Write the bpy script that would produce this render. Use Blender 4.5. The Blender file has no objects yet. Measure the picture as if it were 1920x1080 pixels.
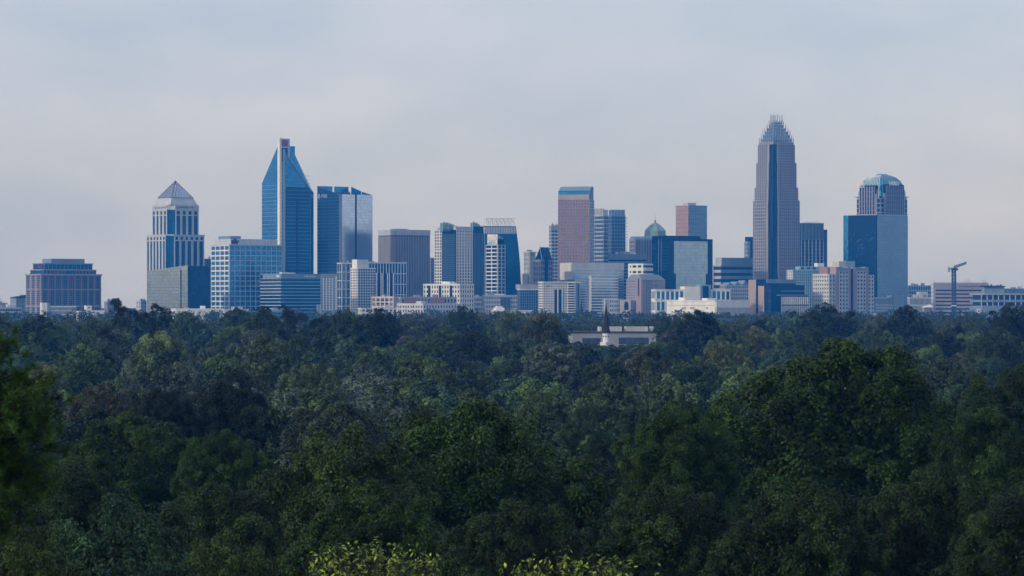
import bpy, math, random
import numpy as np
from mathutils import Vector, Matrix

# ------------------------------------------------------------------ camera, sky, sun, exposure
sc = bpy.context.scene
COL = sc.collection
F, HOR, CZ = 6300.0, 575.0, 36.0          # focal length in photo pixels, horizon row, eye height

cam_d = bpy.data.cameras.new('camera')
cam = bpy.data.objects.new('camera', cam_d)
COL.objects.link(cam)
cam.location = (0, 0, CZ)
cam.rotation_euler = (math.radians(90), 0, 0)
cam_d.sensor_width = 36.0
cam_d.lens = 36.0 * F / 1920.0
cam_d.shift_y = (HOR - 540.0) / 1920.0
cam_d.clip_start = 1.0
cam_d.clip_end = 40000.0
cam_d.dof.use_dof = True
cam_d.dof.focus_distance = 700.0
cam_d.dof.aperture_fstop = 5.0
sc.camera = cam

SUN_EL, SUN_AZ = math.radians(22), math.radians(237)   # azimuth clockwise from +Y (the view direction)
world = bpy.data.worlds.new('World')
sc.world = world
world.use_nodes = True
wn, wl = world.node_tree.nodes, world.node_tree.links
wn.clear()
w_out = wn.new('ShaderNodeOutputWorld')
w_bg = wn.new('ShaderNodeBackground')
w_bg.inputs['Strength'].default_value = 0.1
w_sky = wn.new('ShaderNodeTexSky')
w_sky.sky_type = 'NISHITA'
w_sky.sun_disc = False
w_sky.sun_elevation = SUN_EL
w_sky.sun_rotation = SUN_AZ
w_sky.air_density = 1.0
w_sky.dust_density = 2.0
w_sky.ozone_density = 1.5
# a thin even veil of high cloud over that sky
w_tc = wn.new('ShaderNodeTexCoord')
w_map = wn.new('ShaderNodeMapping')
w_map.inputs['Scale'].default_value = (5.0, 5.0, 13.0)
w_noise = wn.new('ShaderNodeTexNoise')
w_noise.inputs['Scale'].default_value = 2.2
w_noise.inputs['Detail'].default_value = 5.0
w_noise.inputs['Roughness'].default_value = 0.55
w_ramp = wn.new('ShaderNodeValToRGB')
w_ramp.color_ramp.elements[0].position = 0.33
w_ramp.color_ramp.elements[0].color = (5.9, 6.9, 9.7, 1)
w_ramp.color_ramp.elements[1].position = 0.66
w_ramp.color_ramp.elements[1].color = (7.7, 8.25, 10.7, 1)
w_mix = wn.new('ShaderNodeMix')
w_mix.data_type = 'RGBA'
w_mix.inputs['Factor'].default_value = 0.6
wl.new(w_tc.outputs['Generated'], w_map.inputs['Vector'])
wl.new(w_map.outputs['Vector'], w_noise.inputs['Vector'])
wl.new(w_noise.outputs['Fac'], w_ramp.inputs['Fac'])
wl.new(w_sky.outputs['Color'], w_mix.inputs[6])
wl.new(w_ramp.outputs['Color'], w_mix.inputs[7])
wl.new(w_mix.outputs[2], w_bg.inputs['Color'])
wl.new(w_bg.outputs['Background'], w_out.inputs['Surface'])

sun_d = bpy.data.lights.new('sun', 'SUN')
sun_d.energy = 1.5
sun_d.angle = math.radians(3.0)
sun_d.color = (1.0, 0.97, 0.92)
sun = bpy.data.objects.new('sun', sun_d)
COL.objects.link(sun)
to_sun = Vector((math.sin(SUN_AZ) * math.cos(SUN_EL), math.cos(SUN_AZ) * math.cos(SUN_EL), math.sin(SUN_EL)))
sun.rotation_euler = to_sun.to_track_quat('Z', 'Y').to_euler()
sun.location = (-300, -100, 400)

vs = sc.view_settings
vs.view_transform = 'Standard'
vs.look = 'None'
vs.gamma = 1.0
vs.exposure = 0.0
vs.use_curve_mapping = False
sc.render.engine = 'CYCLES'
cy = sc.cycles
cy.max_bounces = 5
cy.diffuse_bounces = 1
cy.glossy_bounces = 2
cy.transmission_bounces = 3
cy.transparent_max_bounces = 4
cy.volume_bounces = 0
cy.use_denoising = True
try:
    cy.denoiser = 'OPENIMAGEDENOISE'
except Exception:
    pass
cy.sample_clamp_indirect = 4.0
cy.caustics_reflective = False
cy.caustics_refractive = False

rng = np.random.default_rng(7)
random.seed(7)

# ------------------------------------------------------------------ helpers
def tag(o, label=None, cat=None, group=None, kind=None):
    if label: o['label'] = label
    if cat: o['category'] = cat
    if group: o['group'] = group
    if kind: o['kind'] = kind
    return o

def WX(px, d): return (px - 960.0) / F * d
def WZ(py, d): return CZ - (py - HOR) / F * d

def sstep(a, b, t):
    t = np.clip((t - a) / (b - a), 0, 1)
    return t * t * (3 - 2 * t)

def ground(x, y):
    x = np.asarray(x, float); y = np.asarray(y, float)
    d = np.hypot(x, y) * np.where(y < 0, 0.3, 1.0)
    g = 12.0 * (1 - sstep(60, 480, d))
    g = g + 9.0 * sstep(550, 1700, d) + 8.0 * sstep(2600, 3800, d) + 16.0 * sstep(5200, 7300, d)
    g = g + 1.6 * np.sin(x / 170.0 + 1.3) * np.sin(y / 230.0) * sstep(300, 700, d) * (1 - sstep(3300, 3900, d))
    return g

def gz(x, y): return float(ground(x, y))

MATS = {}
def nodes_of(name):
    m = bpy.data.materials.new(name)
    m.use_nodes = True
    nt = m.node_tree
    return m, nt, nt.nodes, nt.links, nt.nodes['Principled BSDF']

def stone(name, col, rough=0.8, var=0.18, scale=0.12):
    """masonry, concrete, metal panel: a base colour with soft weathering blotches and streaks"""
    m, nt, n, l, p = nodes_of(name)
    geo = n.new('ShaderNodeNewGeometry')
    mp = n.new('ShaderNodeMapping'); mp.inputs['Scale'].default_value = (1, 1, 0.25)
    no = n.new('ShaderNodeTexNoise'); no.inputs['Scale'].default_value = scale; no.inputs['Detail'].default_value = 6
    no.inputs['Roughness'].default_value = 0.65
    hs = n.new('ShaderNodeMapRange'); hs.inputs['From Min'].default_value = 0.3; hs.inputs['From Max'].default_value = 0.7
    hs.inputs['To Min'].default_value = 1 - var; hs.inputs['To Max'].default_value = 1 + var * 0.6
    mx = n.new('ShaderNodeVectorMath'); mx.operation = 'SCALE'
    mx.inputs[0].default_value = col
    l.new(geo.outputs['Position'], mp.inputs['Vector']); l.new(mp.outputs['Vector'], no.inputs['Vector'])
    l.new(no.outputs['Fac'], hs.inputs['Value']); l.new(hs.outputs['Result'], mx.inputs['Scale'])
    l.new(mx.outputs['Vector'], p.inputs['Base Color'])
    p.inputs['Roughness'].default_value = rough
    MATS[name] = m
    return m

def glass(name, tint, metal=0.75, rough=0.12, pane=(1.6, 4.0), var=0.25, line=0.35, wob=0.008, sill=0.16):
    """coated facade glass: panes that differ a little in tint and tilt, darker joints, a spandrel line at each floor"""
    m, nt, n, l, p = nodes_of(name)
    geo = n.new('ShaderNodeNewGeometry')
    cr = n.new('ShaderNodeVectorMath'); cr.operation = 'CROSS_PRODUCT'; cr.inputs[1].default_value = (0, 0, 1)
    l.new(geo.outputs['True Normal'], cr.inputs[0])
    nm = n.new('ShaderNodeVectorMath'); nm.operation = 'NORMALIZE'; l.new(cr.outputs[0], nm.inputs[0])
    dt = n.new('ShaderNodeVectorMath'); dt.operation = 'DOT_PRODUCT'
    l.new(nm.outputs[0], dt.inputs[0]); l.new(geo.outputs['Position'], dt.inputs[1])
    sp = n.new('ShaderNodeSeparateXYZ'); l.new(geo.outputs['Position'], sp.inputs[0])
    def M(op, a, b=None):
        x = n.new('ShaderNodeMath'); x.operation = op
        for i, v in enumerate((a, b)):
            if v is None: continue
            if isinstance(v, (int, float)): x.inputs[i].default_value = v
            else: l.new(v, x.inputs[i])
        return x.outputs[0]
    hu = M('DIVIDE', dt.outputs['Value'], pane[0]); hv = M('DIVIDE', sp.outputs['Z'], pane[1])
    fu, fv = M('FLOOR', hu), M('FLOOR', hv)
    ru, rv = M('FRACT', hu), M('FRACT', hv)
    cb = n.new('ShaderNodeCombineXYZ'); l.new(fu, cb.inputs[0]); l.new(fv, cb.inputs[1])
    wnz = n.new('ShaderNodeTexWhiteNoise'); wnz.noise_dimensions = '3D'; l.new(cb.outputs[0], wnz.inputs['Vector'])
    big = n.new('ShaderNodeTexNoise'); big.inputs['Scale'].default_value = 0.035; big.inputs['Detail'].default_value = 3
    l.new(geo.outputs['Position'], big.inputs['Vector'])
    v1 = M('MULTIPLY', M('SUBTRACT', wnz.outputs['Value'], 0.5), var * 2)
    v2 = M('MULTIPLY', M('SUBTRACT', big.outputs['Fac'], 0.5), var * 2.2)
    val = M('ADD', M('ADD', v1, v2), 1.0)
    ln = M('MAXIMUM', M('LESS_THAN', ru, 0.09), M('LESS_THAN', rv, sill))
    val = M('MULTIPLY', val, M('SUBTRACT', 1.0, M('MULTIPLY', ln, line)))
    mx = n.new('ShaderNodeVectorMath'); mx.operation = 'SCALE'; mx.inputs[0].default_value = tint
    l.new(val, mx.inputs['Scale']); l.new(mx.outputs[0], p.inputs['Base Color'])
    wv = n.new('ShaderNodeVectorMath'); wv.operation = 'SUBTRACT'; wv.inputs[1].default_value = (0.5, 0.5, 0.5)
    l.new(wnz.outputs['Color'], wv.inputs[0])
    ws = n.new('ShaderNodeVectorMath'); ws.operation = 'SCALE'; ws.inputs['Scale'].default_value = wob
    l.new(wv.outputs[0], ws.inputs[0])
    wa = n.new('ShaderNodeVectorMath'); wa.operation = 'ADD'
    l.new(geo.outputs['Normal'], wa.inputs[0]); l.new(ws.outputs[0], wa.inputs[1])
    wz = n.new('ShaderNodeVectorMath'); wz.operation = 'NORMALIZE'; l.new(wa.outputs[0], wz.inputs[0])
    l.new(wz.outputs[0], p.inputs['Normal'])
    p.inputs['Metallic'].default_value = metal
    p.inputs['Specular IOR Level'].default_value = 0.18
    p.inputs['Roughness'].default_value = rough
    MATS[name] = m
    return m

def leafy(name, trans=0.3, rough=0.55, warm=0.12):
    """leaves: the tree's own colour (object colour) varied leaf by leaf, some light passing through"""
    m, nt, n, l, p = nodes_of(name)
    oi = n.new('ShaderNodeObjectInfo')
    at = n.new('ShaderNodeAttribute'); at.attribute_name = 'var'
    mr = n.new('ShaderNodeMapRange'); mr.inputs['To Min'].default_value = 0.25; mr.inputs['To Max'].default_value = 1.9
    l.new(at.outputs['Fac'], mr.inputs['Value'])
    sc1 = n.new('ShaderNodeVectorMath'); sc1.operation = 'SCALE'
    l.new(oi.outputs['Color'], sc1.inputs[0]); l.new(mr.outputs['Result'], sc1.inputs['Scale'])
    gt = n.new('ShaderNodeMapRange'); gt.inputs['From Min'].default_value = 0.82; gt.inputs['From Max'].default_value = 1.0
    gt.inputs['To Max'].default_value = 1.0
    l.new(at.outputs['Fac'], gt.inputs['Value'])
    wm = n.new('ShaderNodeVectorMath'); wm.operation = 'SCALE'; wm.inputs[0].default_value = (warm * 10, warm * 7, 0.0)
    l.new(gt.outputs['Result'], wm.inputs['Scale'])
    ad = n.new('ShaderNodeVectorMath'); ad.operation = 'MULTIPLY_ADD'
    l.new(wm.outputs[0], ad.inputs[0]); l.new(oi.outputs['Color'], ad.inputs[1]); l.new(sc1.outputs[0], ad.inputs[2])
    l.new(ad.outputs[0], p.inputs['Base Color'])
    p.inputs['Roughness'].default_value = rough
    p.inputs['Specular IOR Level'].default_value = 0.2
    tr = n.new('ShaderNodeBsdfTranslucent'); l.new(ad.outputs[0], tr.inputs['Color'])
    ms = n.new('ShaderNodeMixShader'); ms.inputs[0].default_value = trans
    l.new(p.outputs[0], ms.inputs[1]); l.new(tr.outputs[0], ms.inputs[2])
    l.new(ms.outputs[0], n['Material Output'].inputs['Surface'])
    MATS[name] = m
    return m

stone('white', (0.76, 0.76, 0.75)); stone('cream', (0.58, 0.56, 0.53)); stone('warm_white', (0.63, 0.64, 0.66))
stone('grey', (0.33, 0.35, 0.38)); stone('pale_grey', (0.48, 0.52, 0.57)); stone('dark_grey', (0.08, 0.09, 0.10))
stone('pink', (0.34, 0.26, 0.29)); stone('rose', (0.36, 0.335, 0.38)); stone('brick', (0.22, 0.14, 0.14))
stone('brown', (0.36, 0.33, 0.335)); stone('red_brown', (0.29, 0.17, 0.16)); stone('bluegrey', (0.18, 0.26, 0.38))
stone('terracotta', (0.40, 0.27, 0.25)); stone('granite', (0.31, 0.30, 0.345)); stone('copper', (0.50, 0.37, 0.29)); stone('verdigris', (0.20, 0.31, 0.29))
stone('teal_paint', (0.28, 0.44, 0.50)); stone('slate', (0.016, 0.017, 0.022)); stone('slate_green', (0.18, 0.25, 0.28))
stone('steel', (0.30, 0.37, 0.45), rough=0.4); stone('crane_blue', (0.012, 0.035, 0.09), rough=0.5)
stone('red_sign', (0.5, 0.03, 0.04), var=0.0); stone('purple_sign', (0.03, 0.01, 0.05), var=0.0)
stone('white_sign', (0.85, 0.85, 0.85), var=0.0); stone('dark_sign', (0.03, 0.03, 0.04), var=0.0)
stone('roof_white', (0.80, 0.80, 0.80)); stone('fin_white', (0.8, 0.8, 0.8), rough=0.4)
glass('g_blue', (0.045, 0.22, 0.48), var=0.3); glass('g_deep', (0.003, 0.024, 0.08), metal=0.5); glass('g_teal', (0.09, 0.34, 0.46))
glass('g_mid', (0.009, 0.07, 0.19), metal=0.65, var=0.35); glass('g_pale', (0.58, 0.70, 0.90), var=0.12, line=0.2, wob=0.005)
glass('g_win', (0.004, 0.018, 0.055), metal=0.0, var=0.6, rough=0.2); glass('g_olive', (0.22, 0.31, 0.36), var=0.16, line=0.35, wob=0.008)
glass('g_panel', (0.40, 0.52, 0.58), var=0.10, line=0.3, pane=(4.0, 4.2), sill=0.11, wob=0.01)
glass('g_ice', (0.34, 0.48, 0.68), var=0.2, line=0.25)
glass('g_sheen', (0.62, 0.70, 0.80), var=0.2, line=0.1)
glass('g_slate', (0.15, 0.24, 0.37), var=0.18, line=0.28)
glass('g_black', (0.003, 0.018, 0.06), metal=0.2)
leafy('leaf', trans=0.14, warm=0.06); leafy('leaf_bright', trans=0.4, warm=0.25); leafy('needles', trans=0.15, warm=0.02)
stone('bark', (0.03, 0.026, 0.022), rough=0.95, var=0.4, scale=1.5)

def cube_mesh(mat, cache={}):
    if mat not in cache:
        v = [(x, y, z) for z in (0, 1) for y in (0, 1) for x in (0, 1)]
        f = [(0, 2, 3, 1), (4, 5, 7, 6), (0, 1, 5, 4), (2, 6, 7, 3), (0, 4, 6, 2), (1, 3, 7, 5)]
        me = bpy.data.meshes.new('box_' + mat)
        me.from_pydata(v, [], f)
        me.materials.append(MATS[mat])
        cache[mat] = me
    return cache[mat]

def link(name, data, parent=None):
    o = bpy.data.objects.new(name, data)
    COL.objects.link(o)
    if parent is not None:
        o.parent = parent
    return o

def poly_obj(name, mat, verts, faces, parent=None):
    me = bpy.data.meshes.new(name)
    me.from_pydata([tuple(v) for v in verts], [], faces)
    me.materials.append(MATS[mat])
    return link(name, me, parent)

class Bars:
    """collects straight bars (square tubes) into one mesh"""
    def __init__(self): self.v, self.f = [], []
    def bar(self, a, b, r):
        a, b = Vector(a), Vector(b)
        z = (b - a).normalized()
        x = z.orthogonal().normalized(); y = z.cross(x)
        k = len(self.v)
        for p in (a, b):
            for s, t in ((1, 1), (-1, 1), (-1, -1), (1, -1)):
                self.v.append(p + x * r * s + y * r * t)
        self.f += [(k, k + 1, k + 5, k + 4), (k + 1, k + 2, k + 6, k + 5), (k + 2, k + 3, k + 7, k + 6), (k + 3, k, k + 4, k + 7), (k + 3, k + 2, k + 1, k), (k + 4, k + 5, k + 6, k + 7)]
    def box(self, x0, x1, y0, y1, z0, z1):
        k = len(self.v)
        self.v += [Vector((x, y, z)) for z in (z0, z1) for y in (y0, y1) for x in (x0, x1)]
        self.f += [tuple(k + i for i in q) for q in [(0, 2, 3, 1), (4, 5, 7, 6), (0, 1, 5, 4), (2, 6, 7, 3), (0, 4, 6, 2), (1, 3, 7, 5)]]
    def build(self, name, mat, parent=None): return poly_obj(name, mat, self.v, self.f, parent)

class Bld:
    """A building seen on its near corner: local u runs along the face that recedes to the right, v along the one that recedes to the left"""
    def __init__(s, name, label, xl, xc, xr, d, th=35.0, cat='building', group=None, base=None):
        s.d, s.xc = d, xc
        s.th = math.radians(th)
        s.k = d / F
        s.c, s.sn = math.cos(s.th), math.sin(s.th)
        s.x, s.y = WX(xc, d), d
        s.g = gz(s.x, s.y) - 0.3 if base is None else base
        s.root = link(name, None)
        s.root.location = (s.x, s.y, s.g)
        s.root.rotation_euler = (0, 0, s.th)
        tag(s.root, label, cat, group, 'thing')
        s.A, s.B = s.U(xr), s.V(xl)
    def U(s, px, v=0.0):
        t = (px - 960.0) / F
        return (t * s.d + v * (s.sn + t * s.c) - s.x) / (s.c - t * s.sn)
    def V(s, px, u=0.0):
        t = (px - 960.0) / F
        return (s.x - t * s.d + u * (s.c - t * s.sn)) / (s.sn + t * s.c)
    def Z(s, py): return WZ(py, s.d) - s.g
    def P(s, px, py, v): return Vector((s.U(px, v), v, s.Z(py)))
    def box(s, name, mat, u0, u1, v0, v1, z0, z1, parent=None):
        o = link(name, cube_mesh(mat), s.root)
        o.location = (u0, v0, z0)
        o.scale = (u1 - u0, v1 - v0, z1 - z0)
        return s.under(o, parent)
    def poly(s, name, mat, verts, faces, parent=None): return s.under(poly_obj(name, mat, verts, faces, s.root), parent)
    def prism(s, name, mat, ring, z0, z1):
        """ring of (u, v); z1 a height or one per corner"""
        n = len(ring)
        t = z1 if isinstance(z1, (list, tuple)) else [z1] * n
        v = [(a, b, z0) for a, b in ring] + [(a, b, h) for (a, b), h in zip(ring, t)]
        f = [tuple(range(n))[::-1], tuple(range(n, 2 * n))] + [(i, (i + 1) % n, n + (i + 1) % n, n + i) for i in range(n)]
        return s.poly(name, mat, v, f)
    def grid(s, side, off, a0, a1, z0, z1, nb, nf, pw, bh, pm, bm, dp=0.5, db=0.38, first=True, names=('pier', 'floor_band')):
        """vertical piers and horizontal bands standing proud of one face: nb bays, nf storeys"""
        def put(nm, mt, b0, b1, y0, y1, dep):
            if side == 'R': s.box(nm, mt, b0, b1, off - dep, off - 0.003, y0, y1)
            else: s.box(nm, mt, off - dep, off - 0.003, b0, b1, y0, y1)
        if nb and pw > 0:
            w = (a1 - a0) / nb
            for i in range(nb + 1):
                c = a0 + i * w
                put(names[0], pm, max(a0, c - w * pw / 2), min(a1, c + w * pw / 2), z0, z1, dp)
        if nf and bh > 0:
            h = (z1 - z0) / nf
            for j in range(0 if first else 1, nf + 1):
                c = z0 + j * h
                put(names[1], bm, a0, a1, max(z0, c - h * bh / 2), min(z1, c + h * bh / 2), db)
    def text(s, body, mat, side, a, off, z, size, ext=0.15, name='lettering', parent=None, bold=1.0):
        cu = bpy.data.curves.new(name, 'FONT')
        cu.body = body; cu.size = size; cu.extrude = ext; cu.offset = 0.02 * size * bold
        cu.space_line = 0.85
        tmp = link('tmp_text', cu)
        me = bpy.data.meshes.new_from_object(tmp.evaluated_get(bpy.context.evaluated_depsgraph_get()))
        bpy.data.objects.remove(tmp); bpy.data.curves.remove(cu)
        me.name = name; me.materials.clear(); me.materials.append(MATS[mat])
        o = link(name, me, s.root)
        if side == 'R':
            o.location = (a, off - ext - 0.05, z); o.rotation_euler = (math.radians(90), 0, 0)
        else:
            o.location = (off - ext - 0.05, a, z); o.rotation_euler = (math.radians(90), 0, math.radians(-90))
        return s.under(o, parent)
    def under(s, o, parent):
        if parent is not None:
            o.parent = parent
            o.matrix_parent_inverse = Matrix.LocRotScale(parent.location, parent.rotation_euler, parent.scale).inverted()
        return o
    def strokes(s, mat, side, a0, a1, off, z, h, n, name='lettering', seed=1, parent=None):
        """lettering too small to read: a line of separate upright marks"""
        r = random.Random(seed); b = Bars()
        w = (a1 - a0) / n
        for i in range(n):
            x0 = a0 + i * w; x1 = x0 + w * r.uniform(0.55, 0.75); hh = h * r.choice((0.7, 0.7, 1.0))
            for q0, q1, y0, y1 in ((x0, x0 + w * .2, 0, hh), (x0, x1, hh * r.choice((0, .4, .8)), None, )):
                if y1 is None: y1 = y0 + h * 0.2
                if side == 'R': b.box(q0, q1, off - 0.3, off - 0.02, z + y0, z + y1)
                else: b.box(off - 0.3, off - 0.02, q0, q1, z + y0, z + y1)
        return s.under(b.build(name, mat, s.root), parent)
# ------------------------------------------------------------------ ground and air
def build_ground():
    xs = np.concatenate([np.linspace(-6000, -1700, 12), np.linspace(-1600, 1600, 81), np.linspace(1700, 6000, 12)])
    ys = np.concatenate([np.linspace(-1500, -100, 8), np.linspace(0, 1500, 61), np.linspace(1550, 5000, 50), np.linspace(5200, 7500, 16)])
    gx, gy = np.meshgrid(xs, ys)
    zz = ground(gx, gy)
    v = np.stack([gx, gy, zz], -1).reshape(-1, 3)
    nx, ny = len(xs), len(ys)
    f = [(j * nx + i, j * nx + i + 1, (j + 1) * nx + i + 1, (j + 1) * nx + i) for j in range(ny - 1) for i in range(nx - 1)]
    m, nt, n, l, p = nodes_of('ground_green')
    geo = n.new('ShaderNodeNewGeometry'); no = n.new('ShaderNodeTexNoise')
    no.inputs['Scale'].default_value = 0.05; no.inputs['Detail'].default_value = 8
    rp = n.new('ShaderNodeValToRGB')
    rp.color_ramp.elements[0].position = 0.35; rp.color_ramp.elements[0].color = (0.018, 0.03, 0.012, 1)
    rp.color_ramp.elements[1].position = 0.7; rp.color_ramp.elements[1].color = (0.05, 0.06, 0.025, 1)
    l.new(geo.outputs['Position'], no.inputs['Vector']); l.new(no.outputs['Fac'], rp.inputs['Fac']); l.new(rp.outputs['Color'], p.inputs['Base Color'])
    p.inputs['Roughness'].default_value = 1.0
    MATS['ground_green'] = m
    o = poly_obj('ground', 'ground_green', v, f)
    o.data.polygons.foreach_set('use_smooth', [True] * len(o.data.polygons))
    tag(o, kind='structure')
build_ground()

def build_haze():
    m = bpy.data.materials.new('air')
    m.use_nodes = True
    n, l = m.node_tree.nodes, m.node_tree.links
    n.clear()
    out = n.new('ShaderNodeOutputMaterial'); pv = n.new('ShaderNodeVolumePrincipled')
    pv.inputs['Color'].default_value = HAZE_COL
    pv.inputs['Density'].default_value = HAZE_DEN
    pv.inputs['Anisotropy'].default_value = 0.0
    pv.inputs['Absorption Color'].default_value = (1, 1, 1, 1)
    l.new(pv.outputs['Volume'], out.inputs['Volume'])
    MATS['air'] = m
    b = Bars(); b.box(-6400, 6400, -1800, 7600, -6, 330)
    tag(b.build('haze', 'air'), 'pale blue haze in the air over wood and city', 'haze', kind='stuff')
HAZE_COL, HAZE_DEN = (0.03, 0.33, 1.0, 1.0), 9.5e-5
build_haze()

# ------------------------------------------------------------------ the city, left to right
def plain(b, core, zt, ang=None, u0=0.0, u1=None, v0=0.0, v1=None, z0=0.0, name='core'):
    return b.box(name, core, u0, b.A if u1 is None else u1, v0, b.B if v1 is None else v1, z0, zt)

def parapet(b, mat, zt, h=1.2, o=0.55, u0=0.0, u1=None, v0=0.0, v1=None, name='parapet'):
    u1 = b.A if u1 is None else u1; v1 = b.B if v1 is None else v1
    return b.box(name, mat, u0 - o, u1 + o, v0 - o, v1 + o, zt, zt + h)

def rooftop_units(b, mat, zt, spots):
    for u, v, w, h in spots:
        b.box('rooftop_unit', mat, u, u + w, v, v + w * 0.8, zt, zt + h)

def simple(name, label, xl, xc, xr, yt, d, th, core, pier, nbL, nbR, nf, pw, bh, band=None, cap=None, base_py=600, nfL=None, capy=1.2, dp=0.5, db=0.38):
    b = Bld(name, label, xl, xc, xr, d, th)
    zt = b.Z(yt) - capy
    plain(b, core, zt)
    z0 = max(0.0, b.Z(base_py))
    band = band or pier
    if nbR: b.grid('R', 0, 0, b.A, z0, zt, nbR, nf, pw, bh, pier, band, dp, db)
    if nbL: b.grid('L', 0, 0, b.B, z0, zt, nbL, nfL or nf, pw, bh, pier, band, dp, db)
    parapet(b, cap or pier, zt + 0.003, capy, dp + 0.08)
    rr = random.Random(int(xc * 7 + d))
    if b.A > 9 and b.B > 6:
        for i in range(rr.choice((2, 3, 4))):                     # plant on the roof, set back from the edge
            w, h = rr.uniform(.10, .22) * min(b.A, 40), rr.uniform(1.2, 3.2)
            u, v = rr.uniform(.1, .68) * b.A, rr.uniform(.2, .6) * b.B
            un = b.box('rooftop_unit', rr.choice(('pale_grey', 'grey', 'bluegrey', 'white')), u, u + w, v, v + min(w, b.B * .3), zt + capy, zt + capy + h + i * .11)
            if rr.random() < .4:
                an = Bars(); an.bar((u + w / 2, v + 1, zt + capy + h), (u + w / 2, v + 1, zt + capy + h + rr.uniform(2, 5)), .13)
                b.under(an.build('antenna', 'dark_grey', b.root), un)
    return b, zt

# 1 --- brick framed block with stepped glass top
b = Bld('office_building', 'broad brick-framed office block with stepped dark glass top, standing alone beyond the low glass shed', 49.5, 78, 189, 4300)
z1, z2, z3, z4 = b.Z(513.6), b.Z(505), b.Z(493), b.Z(484.5)
plain(b, 'g_mid', z1 - 2)
zm = b.Z(543)
b.grid('R', 0, 0, b.A, 0, z1 - 2, 9, 0, 0.30, 0, 'brick', 'brick', 0.9)
b.grid('R', 0, 0, b.A, 0, z1 - 2, 27, 22, 0.10, 0.16, 'red_brown', 'bluegrey', 0.4, 0.3)
b.grid('L', 0, 0, b.B, 0, z1 - 2, 3, 0, 0.22, 0, 'rose', 'rose', 0.9)
b.grid('L', 0, 0, b.B, 0, z1 - 2, 9, 22, 0.10, 0.2, 'rose', 'rose', 0.4, 0.3)
b.box('belt_course', 'pink', -1.1, b.A + 1.1, -1.1, b.B, zm - 0.7, zm + 0.7)
b.box('belt_course', 'rose', -1.2, b.A + 1.2, -1.2, b.B, b.Z(575), b.Z(573))
b.box('cornice', 'pink', -1.6, b.A + 1.6, -1.6, b.B + 1, z1 - 2, z1)
i1 = 4.5
plain(b, 'g_mid', z2 - 1, u0=i1, u1=b.A - i1, v0=i1, v1=b.B - 2, z0=z1, name='setback_storey')
b.grid('R', i1, i1, b.A * 0.42, z1, z2 - 1, 6, 1, 0.3, 0.3, 'brick', 'brick', 0.5)
b.grid('R', i1, b.A * 0.6, b.A - i1, z1, z2 - 1, 6, 1, 0.3, 0.3, 'brick', 'brick', 0.5)
b.box('cornice', 'brown', i1 - .8, b.A - i1 + .8, i1 - .8, b.B - 1.5, z2 - 1, z2)
i2 = 8
plain(b, 'g_mid', z3 - 1.2, u0=i2, u1=b.A - i2, v0=i2, v1=b.B - 3, z0=z2, name='glass_top_storey')
b.grid('R', i2, i2, b.A - i2, z2, z3 - 1.2, 12, 1, 0.08, 0.1, 'bluegrey', 'bluegrey', 0.35)
b.box('cornice', 'bluegrey', i2 - 1, b.A - i2 + 1, i2 - 1, b.B - 2.5, z3 - 1.2, z3)
ph = b.box('penthouse', 'bluegrey', 20, 68, 12, b.B - 5, z3, z4)
b.strokes('red_sign', 'R', 36, 56, 12, z3 + 1.6, 2.6, 8, seed=3, parent=ph)
b.strokes('red_sign', 'L', 14, 26, i2, z3 - 5.5, 2.6, 7, seed=4)

# 2 --- low blocks at the far edge of the city
b, zt = simple('low_block', 'low grey block with a sloping dark roof left of the brick-framed block', 20, 30, 52, 558, 4500, 35, 'bluegrey', 'grey', 2, 4, 4, .3, .3, cap='slate')
b.prism('sloped_roof', 'slate', [(0, 0), (b.A, 0), (b.A, b.B), (0, b.B)], zt + 1.21, [zt + 1.6, zt + 5, zt + 5, zt + 1.6])
b, zt = simple('low_block', 'low brick block at the leftmost edge of the skyline', -12, -2, 13, 568, 4450, 35, 'brick', 'brown', 2, 4, 3, .5, .5)
b, zt = simple('low_block', 'long low grey parking block in front of the sloping-roofed block', -14, 0, 39, 576, 4250, 30, 'g_win', 'pale_grey', 3, 8, 3, .12, .5)
b, zt = simple('low_block', 'small blue-grey box building in the gap beside the brick-framed block', 196, 203, 222, 565, 4400, 35, 'bluegrey', 'grey', 2, 4, 4, .4, .4)
rooftop_units(b, 'pale_grey', zt + 1.2, [(4, 4, 5, 2.2)])
b, zt = simple('low_block', 'pale slab-sided block tucked against the left of the pyramid-topped tower', 256, 264, 282, 563, 4650, 35, 'bluegrey', 'pale_grey', 2, 3, 5, .5, .5)

# 3 --- long glass shed with a white end tower
b = Bld('glass_shed', 'long low glass shed with a bright white end tower below the brick-framed block', 76, 79.5, 143, 4150, 20)
zt = b.Z(574)
plain(b, 'g_slate', zt - 1, u0=6)
b.grid('R', 0, 7, b.A, 0, zt - 1, 24, 4, .10, .12, 'white', 'white', .4)
parapet(b, 'white', zt - 1, 1.1, u0=6.7)
b.box('end_tower', 'roof_white', -0.5, 6, 0, 11, 0, b.Z(567.5))
b.box('stair_shaft', 'bluegrey', 6.02, 9.5, -0.8, 9, 0, b.Z(568.5))
b = Bld('gabled_hall', 'small white gabled hall with a dark triangular window right of the long glass shed', 158, 161, 172, 4120, 20)
zt = b.Z(578)
plain(b, 'roof_white', zt)
b.prism('gable', 'roof_white', [(0, 0), (b.A, 0), (b.A, 8), (0, 8)], zt, [b.Z(573)] * 4)
b.poly('gable_window', 'g_win', [(b.A * .35, -.06, zt), (b.A * .75, -.06, zt), (b.A * .55, -.06, zt + 2.5)], [(0, 1, 2)])
b.box('side_wing', 'white', b.A + .02, b.A + 18, 0, 12, 0, b.Z(582))
b.box('side_wing', 'white', -9, -.02, 0, 12, 0, b.Z(583))

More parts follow.
